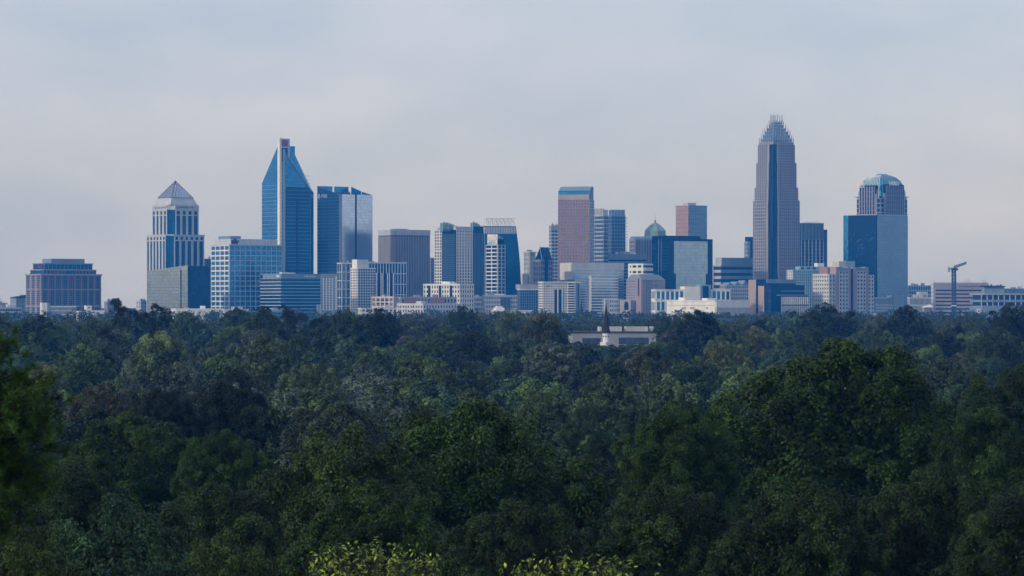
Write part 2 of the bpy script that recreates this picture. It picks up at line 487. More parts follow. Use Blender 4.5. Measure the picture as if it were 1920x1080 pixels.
# 5 --- tower with a lattice pyramid
b = Bld('pyramid_tower', 'tall pale stone tower topped by a steel lattice pyramid', 275.5, 317, 382.5, 4600, 38)
A, B = b.A, b.B
zl = b.Z(439.4); zu = b.Z(392.8); zs = b.Z(383.3); zh = b.Z(381.7); zp = b.Z(370); za = b.Z(337.5)
n1 = 8.0      # depth of the glazed corner notch
def notched(b, mat, e, z0, z1, nt, name='core'):
    A, B = b.A, b.B
    return b.prism(name, mat, [(e + nt, e), (A - e, e), (A - e, B - e), (e, B - e), (e, e + nt), (e + nt * .55, e + nt * .55)], z0, z1)
notched(b, 'g_mid', 0, 0, zl - 1.5, n1)
b.grid('R', 0, n1, A, 0, zl - 9, 5, 34, .36, .10, 'pale_grey', 'bluegrey', .7, .25)
b.grid('L', 0, n1, B, 0, zl - 9, 6, 34, .46, .10, 'pale_grey', 'bluegrey', .7, .25)
for side, L in (('R', A), ('L', B)):
    b.grid(side, 0, n1, L, zl - 9, zl - 1.5, 6, 1, .5, .45, 'pale_grey', 'pale_grey', .72, .7)
notched(b, 'pale_grey', -1.0, zl - 1.5, zl, n1, 'cornice')
e2 = 5.5
notched(b, 'g_mid', e2, zl, zs - 7, n1)
b.grid('R', e2, e2 + n1, A - e2, zl, zu - 8, 4, 10, .38, .1, 'pale_grey', 'bluegrey', .7, .25)
b.grid('L', e2, e2 + n1, B - e2, zl, zu - 8, 4, 10, .46, .1, 'pale_grey', 'bluegrey', .7, .25)
for side, L in (('R', A - e2), ('L', B - e2)):
    b.grid(side, e2, e2 + n1, L, zu - 8, zu, 4, 1, .5, .4, 'pale_grey', 'pale_grey', .72, .7)
notched(b, 'pale_grey', e2 - .9, zu - .02, zu + 1.0, n1, 'cornice')
sb = notched(b, 'pale_grey', e2 - .5, zu + 1, zs, n1, 'sign_band')
b.strokes('dark_sign', 'L', e2 + n1 + 1.5, B - e2 - 4, e2 - .5, zu + 2.2, 2.6, 11, seed=5, parent=sb)
b.strokes('dark_sign', 'R', e2 + n1 + 2, A - e2 - 14, e2 - .5, zu + 2.2, 2.6, 13, seed=6, parent=sb)
b.box('emblem', 'red_sign', e2 - .75, e2 - .52, e2 + n1 - .6, e2 + n1 + 1.2, zu + 3.2, zu + 4.8, sb)
b.box('emblem', 'red_sign', A - e2 - 12.5, A - e2 - 9.5, e2 - .75, e2 - .52, zu + 3.2, zu + 4.8, sb)
cu, cv = A / 2, B / 2
hu, hv = A / 2 - e2 - 1, B / 2 - e2 - 1
steps = [(1.0, zs), (.95, zs + 3.2), (.95, zs + 3.2), (.89, zs + 6.2), (.86, zs + 6.2), (.82, zp)]
vv, ff = [], []
for fct, z in steps:
    vv += [(cu - hu * fct, cv - hv * fct, z), (cu + hu * fct, cv - hv * fct, z), (cu + hu * fct, cv + hv * fct, z), (cu - hu * fct, cv + hv * fct, z)]
for i in range(len(steps) - 1):
    for j in range(4):
        ff.append((4 * i + j, 4 * i + (j + 1) % 4, 4 * i + 4 + (j + 1) % 4, 4 * i + 4 + j))
ff.append(tuple(4 * (len(steps) - 1) + j for j in range(4)))
hip = b.poly('stepped_hip_roof', 'pale_grey', vv, ff)
pu, pv = hu * .80, hv * .80
apex = Vector((cu, cv, za))
corners = [Vector((cu - pu, cv - pv, zp)), Vector((cu + pu, cv - pv, zp)), Vector((cu + pu, cv + pv, zp)), Vector((cu - pu, cv + pv, zp))]
for i in range(4):
    q0, q1 = corners[i], corners[(i + 1) % 4]
    nm = 'roof_face'
    t = .72
    rf = b.poly(nm, 'g_sheen', [q0, q1, q1.lerp(apex, t), q0.lerp(apex, t)], [(0, 1, 2, 3)])
    lat = Bars()
    for k in range(0, 8):
        f0 = k / 7
        e = q0.lerp(q1, f0)
        lat.bar(e, q0.lerp(apex, f0) if f0 else q0.lerp(apex, .01), .28) if 0 < f0 < 1 else None
        if 0 < f0 < 1: lat.bar(e, q1.lerp(apex, 1 - f0), .28)
    lat.bar(q0, apex, .5)
    lat.bar(q0, q1, .4)
    b.under(lat.build('lattice_frame', 'slate', b.root), rf)
tip = Bars(); tip.bar(apex - Vector((0, 0, 3)), apex + Vector((0, 0, 1.2)), .3); tip.build('finial', 'slate', b.root)

# 6 --- sloping glass block in front of it
b = Bld('glass_block', 'olive-tinted glass block with sloping roofline in front of the pyramid-topped tower', 277, 352, 391, 4250, 57)
z0_, z1_ = b.Z(508), b.Z(498)
b.prism('glass_body', 'g_olive', [(0, 0), (b.A, 0), (b.A, b.B), (0, b.B)], 0, [z1_, z1_, z0_, z0_])
b.box('dark_side_glazing', 'g_deep', 0.5, b.A, -0.4, -0.004, 0, z1_ - .3)  # darker glass than the body: dim reflection of this side put into the tint
b.box('recessed_slot', 'g_black', -0.12, -0.004, b.V(340.5), b.V(338), 0, b.Z(506))
for j in range(1, 13):
    z = j * (z0_ - 1) / 13
    b.box('floor_band', 'bluegrey', -0.25, -0.004, 0, b.B, z, z + .35)
b.poly('parapet', 'grey', [(-.4, 0, z1_ - .8), (-.4, b.B, z0_ - .8), (-.4, b.B, z0_ + .5), (-.4, 0, z1_ + .5), (.4, 0, z1_ - .8), (.4, b.B, z0_ - .8), (.4, b.B, z0_ + .5), (.4, 0, z1_ + .5)],
       [(0, 3, 2, 1), (4, 5, 6, 7), (3, 7, 6, 2), (0, 1, 5, 4), (0, 4, 7, 3), (1, 2, 6, 5)])
b.strokes('white_sign', 'L', b.V(351), b.V(342), 0, z1_ - 4.2, 2.0, 6, seed=21)

# 7 --- dark slab behind
b, zt = simple('dark_slab', 'dark blue glass slab between the olive glass block and the white-gridded block', 374, 384, 400, 485, 4750, 35, 'g_deep', 'bluegrey', 3, 5, 26, .12, .14)

# 8 --- white-gridded block with purple sign
b = Bld('gridded_office', 'broad glass office block with white gridded end and pale screen roof carrying purple lettering', 396.5, 430.3, 527.8, 4350)
zt = b.Z(460)
plain(b, 'g_blue', zt)
b.grid('L', 0, 0, b.B, 0, zt, 4, 15, .16, .26, 'white', 'white', .7, .75)
b.grid('R', 0, 0, b.A, 0, zt, 10, 15, .09, .12, 'pale_grey', 'pale_grey', .45, .35)
parapet(b, 'pale_grey', zt, 1.4, .9)
rs = b.box('roof_screen', 'pale_grey', 3.5, b.A - 5, 3.5, b.B - 2.5, zt + 1.4, b.Z(447.7))
for i in range(14):
    u = 4 + i * (b.A - 10) / 13
    b.box('screen_mullion', 'white', u, u + .35, 3.1, 3.497, zt + 1.4, b.Z(447.9), rs)
b.box('penthouse', 'bluegrey', 8, 24, 12, b.B - 4, b.Z(447.7), b.Z(442))
b.text('ally', 'purple_sign', 'R', 4.3, 3.0, zt + 2.6, 8.6, bold=2.2, parent=rs)

# 9 --- spired blue glass tower
b = Bld('spired_tower', 'tall blue glass tower with slanted twin peaks and a handle-like frame on top', 491, 526, 588, 4500)
P, Z = b.P, b.Z
vL0, vL1 = b.V(522), b.V(491)
Dp = 34.0
def slab_u(px_z, u0, u1, name, mat):
    """polygon drawn on the left face (v, z), extruded inwards along u"""
    n = len(px_z)
    v = [(u0, a, z) for a, z in px_z] + [(u1, a, z) for a, z in px_z]
    f = [tuple(range(n)), tuple(range(n, 2 * n))[::-1]] + [(i, n + i, n + (i + 1) % n, (i + 1) % n) for i in range(n)]
    return b.poly(name, mat, v, f)
slab_u([(vL0, 0), (vL0, Z(273)), (vL0 + 2, Z(274)), (vL1, Z(342)), (vL1, 0)], 0, 26, 'left_wing', 'g_blue')
for j in range(1, 46):
    z = j * 5.2
    if z < Z(342) - 2:
        b.box('floor_band', 'bluegrey', -.22, -.004, vL0, vL1 - .2, z, z + .5)
b.box('corner_fin', 'fin_white', -1.4, 1.6, vL0 - 5.5, vL0 - .02, 0, Z(258.5))
shf = b.box('recessed_shaft', 'granite', 1.7, b.U(531) - .55, .6, 9, 0, Z(302))
for j in range(1, 44):
    b.box('shaft_band', 'pale_grey', 1.75, b.U(531) - .6, .3, .597, j * 4.8, j * 4.8 + 1.2, shf)
b.box('shaft_head', 'g_black', 1.75, b.U(531) - .6, .7, 9, Z(302) + .01, Z(290))
# right wing: front plane at v = 0 with a facet leaning back along the diagonal
fr = [P(531, 0, 0), P(583, 0, 0), P(583, 356, 0), P(537, 292, 0), P(531, 277, 0)]
bk = [P(531, 0, 10), P(588, 0, 10), P(588, 360, 10), P(549.5, 281, 10), P(545, 290, 10)]
for q in (fr[0], fr[1], bk[0], bk[1]): q.z = 0.0
n = 5
b.poly('right_wing', 'g_blue', fr + bk, [tuple(range(n)), tuple(range(n, 2 * n))[::-1]] + [(i, n + i, n + (i + 1) % n, (i + 1) % n) for i in range(n)])
b.poly('front_glazing', 'g_mid', [Vector((b.U(536), -.25, 0)), Vector((b.U(582), -.25, 0)), Vector((b.U(582), -.25, Z(356))), Vector((b.U(577), -.25, Z(350))), Vector((b.U(536), -.25, Z(350)))], [(0, 1, 2, 3, 4)])  # darker glass low on the front, a dark reflection put into its tint
b.box('rear_body', 'g_blue', 6, b.U(585), 10.05, Dp, 0, Z(356))
b.box('notch', 'g_black', b.U(555), b.U(558.5), -.5, -.26, 0, Z(372))
b.box('edge_rib', 'steel', b.U(531) - .5, b.U(531) + 2.6, -.9, -.004, 0, Z(280))
dg = Bars(); dg.bar(fr[3] + Vector((0, -.3, 0)), fr[2] + Vector((0, -.3, 0)), .7); dg.build('diagonal_rib', 'bluegrey', b.root)
for j in range(1, 40):
    z = j * 5.0
    u1 = b.U(582)
    b.box('floor_band', 'bluegrey', b.U(537), u1, -.5, -.252, z, z + .45)
# handle frame
hx0, hx1 = b.U(526.2), b.U(543.8)
b.box('frame_post', 'pale_grey', hx1 - 2.6, hx1, 0.6, 3.6, Z(296), Z(262))
b.box('frame_beam', 'pale_grey', hx0, hx1, 0.5, 3.7, Z(262), Z(259.5))
b.box('frame_beam', 'pale_grey', hx0, hx1 - 2.62, 0.7, 3.5, Z(277), Z(274.8))
sg = b.box('sign_panel', 'bluegrey', hx0 + .6, hx1 - 2.7, 1.0, 2.6, Z(274.7), Z(262.1))
b.text('WELLS\nFARGO', 'red_sign', 'R', hx0 + 1.4, 1.0, Z(266.8), 3.9, bold=1.5, parent=sg)

# 10 --- slant-topped twin-slab tower
b = Bld('slant_top_tower', 'broad glass tower with a pale front, dark side and slotted slanting roof screen', 595.4, 637, 697.9, 4550, 42)
A, B = b.A, b.B
Z = b.Z
zf, zl_ = Z(364), Z(347)
b.prism('tower_body', 'g_mid', [(0, 0), (A, 0), (A, B), (0, B)], 0, [zf, zf, zf + 1, zf + 1])
# side facade whose head slopes up to the far left edge
v_s = b.V(613.5)
b.poly('side_facade', 'g_mid', [(-.5, .6, 0), (-.5, B, 0), (-.5, B, zl_), (-.5, .6, zf - .5), (.9, .6, 0), (.9, B, 0), (.9, B, zl_), (.9, .6, zf - .5)],
       [(0, 3, 2, 1), (4, 5, 6, 7), (3, 7, 6, 2), (0, 4, 7, 3), (1, 2, 6, 5)])
b.box('front_facade', 'g_pale', 3.4, b.U(665), -.7, -.004, 0, zf)  # paler glass than the side: bright sky reflection put into the tint
b.box('front_facade', 'g_pale', b.U(668.5), A, -.7, -.004, 0, zf)
b.box('corner_strip', 'granite', -.52, 3.3, -.6, .58, 0, zf - .2)
b.box('slot', 'g_black', -.62, -.504, v_s - .9, v_s + .9, 0, Z(352))
b.box('front_slot', 'g_deep', b.U(665), b.U(668.5), -.3, -.004, 0, zf)
for j in range(1, 50):
    z = j * 4.4
    if z < zf - 3:
        b.box('floor_band', 'bluegrey', -.75, -.508, 1, v_s - 1, z, z + .45)
        b.box('floor_band', 'bluegrey', -.75, -.508, v_s + 1, B, z, z + .45)
# roof screens along the two rear sides
def screen(p, q, zb, zp_, zq_, nm='roof_screen'):
    p, q = Vector((p[0], p[1], 0)), Vector((q[0], q[1], 0))
    t = (q - p).normalized(); nn = Vector((-t.y, t.x, 0)) * .5
    vs_ = [p + Vector((0, 0, zb)), q + Vector((0, 0, zb)), q + Vector((0, 0, zq_)), p + Vector((0, 0, zp_))]
    b.poly(nm, 'g_blue', [a + nn for a in vs_] + [a - nn for a in vs_], [(0, 1, 2, 3), (7, 6, 5, 4), (0, 4, 5, 1), (1, 5, 6, 2), (2, 6, 7, 3), (3, 7, 4, 0)])
def uB(px): return b.U(px, B)
def vA(px): return b.V(px, A)
ztop = Z(347)
screen((0.6, B), (uB(623), B), zf - 6, ztop, ztop)
screen((uB(627), B), (uB(653), B), zf - 6, ztop, ztop)
screen((A, vA(659)), (A, vA(677)), zf - 4, Z(347), Z(356))
screen((A, vA(679)), (A, 0.2), zf - 4, Z(357), zf)
b.text('FNB', 'white_sign', 'L', b.V(603.2), -.5, Z(370), 7.0, bold=1.5)
lg = Bars()
yc = b.V(600.3)
for dz, dv in ((0, 0), (2.4, 1.4), (-2.4, 1.4), (0, 2.8)):
    lg.box(-.9, -.52, yc + dv - 1.0, yc + dv + .6, Z(367.5) + dz - 1, Z(367.5) + dz + 1)
lg.build('emblem', 'white_sign', b.root)
rooftop_units(b, 'dark_grey', zf + 1, [(A * .4, B * .4, 9, 4), (A * .55, B * .5, 7, 3), (A * .2, B * .6, 8, 3)])

# 11 --- wide banded glass block in front
b = Bld('banded_glass_block', 'wide dark blue glass block with pale floor bands below the spired tower', 488.4, 528, 600.7, 4180)
zt = b.Z(513)
plain(b, 'g_mid', zt - 1)
b.box('end_glazing', 'g_slate', -.35, -.004, 0.5, b.B, b.Z(552), zt - 6.5)
b.grid('R', 0, 0, b.A, 0, zt - 6, 0, 13, 0, .2, 'bluegrey', 'teal_paint', .5, .5)
b.grid('L', -.35, 0.5, b.B, 0, zt - 6, 0, 13, 0, .2, 'bluegrey', 'pale_grey', .3, .3)
parapet(b, 'slate_green', zt - 1, 1, .5)
b.box('sign_band', 'bluegrey', -.3, b.A, -.3, -.004, zt - 5.6, zt - 1)
b.box('sign_band', 'bluegrey', -.4, -.36, .5, b.B - 6, zt - 5.6, zt - 1)
b.text('lmn', 'white_sign', 'L', 11, -.4, zt - 4.4, 4.4, bold=2)
b.text('e·discovery', 'white_sign', 'R', b.A * .57, -.3, zt - 4.2, 3.6, bold=.5)
b.box('service_tower', 'pale_grey', b.A - 6, b.A - 3, -1.2, -.52, 0, b.Z(571))
b.box('service_tower', 'white', b.A - 1.8, b.A - .2, -1.2, -.52, 0, b.Z(571))
rooftop_units(b, 'roof_white', zt, [(4, 6, 8, 1.5), (14, 5, 9, 1.3)])

# 12 --- slim hotel slab with four columns of pale windows
b = Bld('slim_slab', 'slim blue-grey slab with four columns of small pale windows', 598, 600.9, 632, 4300, 12)
zt = b.Z(514.5)
plain(b, 'bluegrey', zt)
for i in range(4):
    for j in range(13):
        u = b.U(606.5 + i * 5.6); z = b.Z(523 + j * 4.75)
        b.box('window', 'white', u - .75, u + .75, -.10, -.004, z - 1.1, z + 1.1)
b.box('edge_pier', 'white', b.A - 2.0, b.A - .6, -.5, -.004, 0, b.Z(518))
parapet(b, 'grey', zt, .8, .3)

# 13 --- white-gridded apartment group
b = Bld('gridded_apartments', 'white-gridded apartment block with a blank pale box on its roof', 658, 671, 703.6, 4280, 30)
zt = b.Z(503.5)
plain(b, 'g_mid', zt)
b.grid('L', 0, 0, b.B, 0, zt, 4, 20, .42, .42, 'white', 'white', .5)
b.grid('R', 0, 0, b.A, 0, zt, 7, 20, .30, .32, 'pale_grey', 'pale_grey', .5)
parapet(b, 'white', zt, .9, .6)
b.box('roof_box', 'pale_grey', 2, b.U(690, 6), 5, b.B, zt + .9, b.Z(486.5))
b.box('roof_box_cheek', 'roof_white', 1.4, 1.99, 5, b.B, zt + .9, b.Z(486.3))
b, zt = simple('back_wing', 'grey glass wing with white frame lines left of the white-gridded apartment block', 632.5, 641, 664, 492.5, 4420, 25, 'g_slate', 'white', 2, 3, 6, .08, .07, base_py=590)
b, zt = simple('frame_wing', 'broad white-framed apartment wing with tall recessed bays right of the blank roof box', 676, 686, 762.3, 491.5, 4400, 20, 'g_mid', 'pale_grey', 3, 14, 5, .20, .07, base_py=592)
b.box('recessed_bay', 'g_deep', b.U(706), b.U(737), -.9, -.52, 0, b.Z(512))
for px in (706, 714, 717.5, 726, 729.5, 737):
    b.box('bay_pier', 'white', b.U(px) - .5, b.U(px) + .5, -1.3, -.92, 0, b.Z(511.5))

# 14 --- brown pier tower
b = Bld('pier_tower', 'squat brown tower of close-set vertical piers with a blank stone crown', 709.9, 741, 805.7, 4650, 33)
zt, zc = b.Z(430.5), b.Z(443)
plain(b, 'g_win', zt - 1)
b.grid('R', 0, 0, b.A, 0, zc, 21, 0, .5, 0, 'brown', 'brown', .8)
b.grid('L', 0, 0, b.B, 0, zc, 14, 0, .62, 0, 'brown', 'brown', .8)
b.box('crown', 'pale_grey', -.7, b.A + .7, -.7, b.B + .7, zc + 1.5, zt)
b.box('painted_shadow_gap', 'dark_grey', -.2, b.A + .2, -.2, b.B + .2, zc, zc + 1.5)  # recessed band, its shadow put into the dark grey colour
b.grid('R', -.7, 0, b.A, zc + 1.6, zc + 6.5, 30, 0, .4, 0, 'pale_grey', 'brown', .3)
an = Bars()
for i in range(9):
    u = b.A * (.1 + .06 * i); an.bar((u, b.B * .4, zt), (u, b.B * .4, zt + 1.2 + (i * 7 % 5) * .5), .14)
an.build('antenna', 'dark_grey', b.root)
b.box('rooftop_unit', 'grey', b.A * .15, b.A * .5, b.B * .3, b.B * .6, zt, zt + 1.6)
b, zt = simple('narrow_block', 'narrow glass block in the gap right of the brown pier tower', 803, 807, 817, 483, 4800, 35, 'g_blue', 'pale_grey', 3, 4, 24, .2, .2)

# 16 --- twin crowned tower
b = Bld('crowned_tower', 'white-gridded tower with dark glass bays and two green finned crowns', 815, 855.5, 907, 4500, 40)
Z = b.Z; A, B = b.A, b.B
zt = Z(431)
b.prism('core', 'g_deep', [(0, 0), (A, 0), (A, B), (0, B)], 0, zt)
vg0, vg1 = b.V(854.5), b.V(829)
b.grid('L', -.02, b.V(828.5), B, 0, zt, 3, 30, .38, .36, 'white', 'white', .4, .36)
b.box('white_bay_band', 'white', -.6, -.43, b.V(828.5), B, Z(470), Z(468.5))
b.box('white_bay_band', 'white', -.6, -.43, b.V(828.5), B, Z(500), Z(498.5))
b.grid('L', -.02, b.V(853), b.V(828.5), 0, Z(438), 14, 40, .12, .10, 'bluegrey', 'bluegrey', .3, .2)
b.grid('R', -.02, 0, b.U(886), 0, zt, 6, 30, .48, .44, 'white', 'white', .36, .32)
b.grid('R', -.02, b.U(886.5), A, 0, Z(436), 8, 0, .22, 0, 'bluegrey', 'bluegrey', .8)
b.box('roof_slab', 'pale_grey', 2, A - 8, 3, B - 3, zt, Z(424.5))
def fin_crown(px0, px1, v, y0, y1, n):
    for i in range(n):
        t = i / (n - 1)
        px = px0 + (px1 - px0) * t
        top = y1 + (abs(t - .3) ** 1.5) * 12 + (i % 3) * .9
        p = b.P(px, top, v + 3.5 * math.sin(i * 2.1))
        b.box('crown_fin', 'verdigris' if i % 2 else 'teal_paint', p.x - .55, p.x + .55, p.y - .8, p.y + .8, zt - 2, p.z)
fin_crown(826, 855, 14, 430, 415.5, 16)
fin_crown(883, 901, 5, 430, 414.5, 12)
b.box('crown_base', 'bluegrey', b.U(827, 14), b.U(854, 14), 9.5, 19, zt, Z(428.5))
b.box('crown_base', 'g_deep', b.U(886, 5), b.U(903, 5), 1, 10, zt, Z(424))
b, zt = simple('crowned_tower_annex', 'slim teal glass annex joining the crowned tower to the curved glass tower', 899, 902, 914, 425, 4620, 35, 'g_teal', 'bluegrey', 2, 4, 24, .2, .14)

# 17 --- curved glass tower with lattice crown
b = Bld('curved_glass_tower', 'curved dark glass tower with an open lattice crown above its roof', 905, 909, 977, 4600, 14)
Z = b.Z; B = b.B
rows = [(600, 977.5), (539, 977), (497, 975.3), (467, 972.8), (439, 969.3), (424, 967.5)]
vv, ff = [], []
for py, px in rows:
    u1 = b.U(px); z = max(0, Z(py))
    vv += [(0, 0, z), (u1, 0, z), (u1, B + 26, z), (0, B + 26, z)]
for i in range(len(rows) - 1):
    for j in range(4):
        ff.append((4 * i + j, 4 * i + (j + 1) % 4, 4 * i + 4 + (j + 1) % 4, 4 * i + 4 + j))
k = 4 * (len(rows) - 1); ff.append((k, k + 1, k + 2, k + 3)); ff.append((3, 2, 1, 0))
b.poly('curved_body', 'g_mid', vv, ff)
b.box('head_band', 'pale_grey', -.5, b.U(967.8), -.5, B + 26.5, Z(438), Z(426))
for i in range(13):
    u = i * b.U(966) / 12; b.box('head_mullion', 'bluegrey', u, u + .9, -.8, -.504, Z(437.5), Z(426.5))
ut0, ut1 = b.U(911), b.U(965.5)
nb_ = 7
for i in range(nb_):
    cw = (ut1 - ut0) / nb_; u = ut0 + i * cw
    tr = Bars()
    za_, zb_ = Z(425.8), Z(410)
    tr.bar((u, 1, za_), (u + cw * .15, 1, zb_), .4); tr.bar((u, 1, za_), (u + cw * .9, 1, (za_ + zb_) / 2), .25)
    tr.bar((u + cw * .9, 1, (za_ + zb_) / 2), (u + cw * .15, 1, zb_), .25); tr.bar((u + cw, 1, za_), (u + cw * .5, 1, zb_), .25)
    tr.bar((u, 1, zb_ - 3.5), (u + cw, 1, zb_ - 3.5), .22)
    tr.bar((u, 1, za_), (u, 14, za_), .25); tr.bar((u + cw * .15, 1, zb_), (u + cw * .15, 14, zb_), .3); tr.bar((u, 14, za_), (u + cw * .15, 14, zb_), .3)
    tr.build('lattice_bay', 'white', b.root)
b.box('lattice_rail', 'white', ut0 - .5, ut1 + .5, .4, 1.6, Z(410), Z(409))
b.box('end_brace', 'steel', ut0 - 7, ut0 - .55, .7, 1.2, Z(424), Z(423.2))
b = Bld('banded_residence', 'white-banded apartment slab with a bright slanted glass head before the curved glass tower', 911.5, 933, 947, 4440, 50)
Z = b.Z
zt = Z(459)
plain(b, 'g_mid', zt)
b.grid('L', 0, 0, b.B, 0, zt, 2, 20, .10, .28, 'white', 'white', .9, 1.1)
b.grid('R', 0, 0, b.A, 0, zt, 2, 20, .22, .2, 'pale_grey', 'pale_grey', .7, .8)
b.prism('slanted_head', 'g_sheen', [(1, 1), (b.A - 1, 1), (b.A - 1, b.B - 1), (1, b.B - 1)], zt, [Z(439.5), Z(447), Z(446), Z(438.8)])
b.box('dark_head_glazing', 'g_deep', 1.5, b.A - 1.5, .5, .99, zt, Z(448))

# 18-21 --- low apartment blocks in front
b, zt = simple('low_apartments', 'bright white low apartment block before the crowned tower', 794.2, 862, 888, 532, 4230, 58, 'g_win', 'white', 14, 6, 6, .5, .4, base_py=585)
for i in range(3):
    v = b.B * (.2 + .3 * i); b.box('recessed_balcony_bay', 'g_deep', -.6, -.502, v, v + 4, zt - 19, zt - 1)
rooftop_units(b, 'roof_white', zt + 1.2, [(6, b.B * .35, 9, 2.6), (9, b.B * .5, 8, 3.0)])
b, zt = simple('brick_apartments', 'brick and cream low apartment block below the brown pier tower', 697, 738, 746, 556, 4130, 62, 'brick', 'cream', 5, 3, 5, .28, .25, base_py=600)
for j in range(4):
    b.box('window_strip', 'g_win', -.3, -.004, b.B * .15, b.B * .85, zt - 4.2 - j * 4, zt - 2.2 - j * 4)
b, zt = simple('brick_wing', 'low grey and brick wing behind the long cream apartment block', 746, 752, 862, 556.5, 4200, 25, 'g_win', 'grey', 2, 18, 3, .5, .4, base_py=592)
for u0 in (b.U(757), b.U(805)):
    b.box('brick_bay', 'red_brown', u0, u0 + 20, -.9, -.52, zt - 9, zt)
b, zt = simple('long_apartments', 'long low cream apartment block with balconies among the trees', 744.6, 793, 866, 569, 4020, 50, 'g_win', 'warm_white', 10, 14, 4, .5, .45, base_py=604)
for i in range(4):
    v = b.B * (.12 + .24 * i)
    for j in range(4):
        b.box('balcony', 'grey', -1.7, -.52, v, v + 4.2, zt - 3.4 - j * 3.6, zt - 2.3 - j * 3.6)
b, zt = simple('grey_office', 'low grey office with square windows and dark central bays before the curved glass tower', 905, 910, 969.3, 553, 4250, 20, 'g_deep', 'pale_grey', 3, 20, 5, .42, .42, base_py=595)
b.box('central_bay', 'g_deep', b.U(938), b.U(957), -.8, -.52, 0, zt - 2)
for i in range(8): b.box('bay_pier', 'bluegrey', b.U(938 + i * 2.6), b.U(938 + i * 2.6) + .5, -1.2, -.82, 0, zt - 2)
b, zt = simple('grey_annex', 'lower grey annex left of the low grey office with square windows', 886, 889, 908, 556, 4320, 20, 'g_mid', 'pale_grey', 2, 8, 4, .3, .35, base_py=592)
b, zt = simple('brick_house', 'small brick block with a white box beside it among the far trees', 815, 822, 834, 585.5, 3950, 40, 'red_brown', 'brick', 3, 3, 3, .6, .5)
b = Bld('rooftop_block', 'long low cream roof with a square brick tower standing above the trees', 846, 850, 937, 3700, 12)
zt = b.Z(596.5)
plain(b, 'warm_white', zt)
b.grid('R', 0, 0, b.A, zt - 9, zt, 12, 2, .5, .4, 'cream', 'cream', .3)
b.box('brick_tower', 'red_brown', b.U(893.7), b.U(916), 2, 12, zt - 3, b.Z(585))
b.box('brick_tower_end', 'brown', b.U(917), b.U(931), 1, 10, zt - 3, b.Z(590))
b.box('white_plant_box', 'roof_white', b.U(850.5), b.U(863), 3, 10, zt, b.Z(590.5))
b = Bld('white_roof_block', 'low white block with a stepped plant box on its roof before the blue glass block', 921, 927, 999, 3850, 15)
zt = b.Z(583)
plain(b, 'pale_grey', zt)
parapet(b, 'roof_white', zt, .8, .3)
b.grid('R', 0, b.U(958), b.A, zt - 10, zt - 1, 6, 2, .5, .5, 'white', 'white', .3)
b.box('plant_box', 'roof_white', b.U(931), b.U(947), 3, 14, zt + .8, b.Z(577))
b.box('plant_box', 'roof_white', b.U(934), b.U(944), 4, 12, b.Z(577) + .003, b.Z(574))

# 22-25
b, zt = simple('blue_glass_block', 'mid-rise blue glass block with a pale roof edge right of the curved glass tower', 970, 975, 1012, 542, 4350, 20, 'g_mid', 'bluegrey', 3, 9, 11, .16, .12, cap='white')
b.box('upper_box', 'grey', b.U(977), b.A, 4, b.B + 10, zt + 1.2, b.Z(533))
b = Bld('stone_tower', 'pale stone tower with a flat cornice and a small garden on its roof', 983.3, 993, 1003.5, 4700, 45)
zt = b.Z(474)
plain(b, 'g_win', zt)
b.grid('L', 0, 0, b.B, 0, zt, 4, 15, .55, .3, 'warm_white', 'warm_white', .8, .5)
b.grid('R', 0, 0, b.A, 0, zt, 4, 15, .55, .3, 'warm_white', 'warm_white', .8, .5)
parapet(b, 'warm_white', zt, 1.6, 1.8)
b.box('lower_wing', 'warm_white', -12, 0 - .9, 2, b.B + 6, 0, b.Z(513))
for i in range(4):
    u, v = 2 + i * 2.7, 5 + (i % 2) * 3
    rg = Bars(); rg.bar((u, v, zt + 1.6), (u, v, zt + 2.6), .25)
    for q in range(8):
        a_ = q * .785; rg.box(u + math.cos(a_) * .9 - .7, u + math.cos(a_) * .9 + .7, v + math.sin(a_) * .9 - .7, v + math.sin(a_) * .9 + .7, zt + 2.3 + (q % 3) * .5, zt + 3.6 + (q % 2) * .6)
    rg.build('roof_shrub', 'verdigris', b.root)
b = Bld('gabled_stone_block', 'pinkish stone block with a steep dark blue gabled roof', 1000.7, 1014, 1036, 4600, 35)
zt = b.Z(488)
plain(b, 'g_win', zt)
b.grid('L', 0, 0, b.B, 0, zt, 4, 11, .5, .45, 'rose', 'rose', .6)
b.grid('R', 0, 0, b.A, 0, zt, 6, 11, .42, .35, 'rose', 'rose', .6)
parapet(b, 'rose', zt, 1.0, .8)
zr = b.Z(464)
b.poly('gabled_roof', 'g_deep', [(2, 0, zt + 1), (b.A - 1, 0, zt + 1), (b.A - 1, b.B, zt + 1), (2, b.B, zt + 1), (4, b.B * .45, zr), (b.A - 1, b.B * .45, zr)],
       [(0, 1, 5, 4), (2, 3, 4, 5), (3, 0, 4), (1, 2, 5)])
rb = Bars(); rb.bar((4, b.B * .45, zr), (4, b.B * .45, zr + 5), .18); rb.bar((2, 0, zt + 1), (4, b.B * .45, zr), .5); rb.bar((4, b.B * .45, zr), (b.A - 1, b.B * .45, zr), .5)
rb.build('roof_ridge', 'bluegrey', b.root)
b.box('bay_window_shaft', 'g_deep', b.A * .3, b.A * .58, -.9, -.62, 0, zt + 3)
b, zt = simple('slim_grey_slab', 'slim grey banded slab left of the red-brown vaulted tower', 1030, 1034, 1052, 423, 4900, 25, 'g_slate', 'pale_grey', 3, 3, 26, .1, .42, cap='grey', capy=6.0)

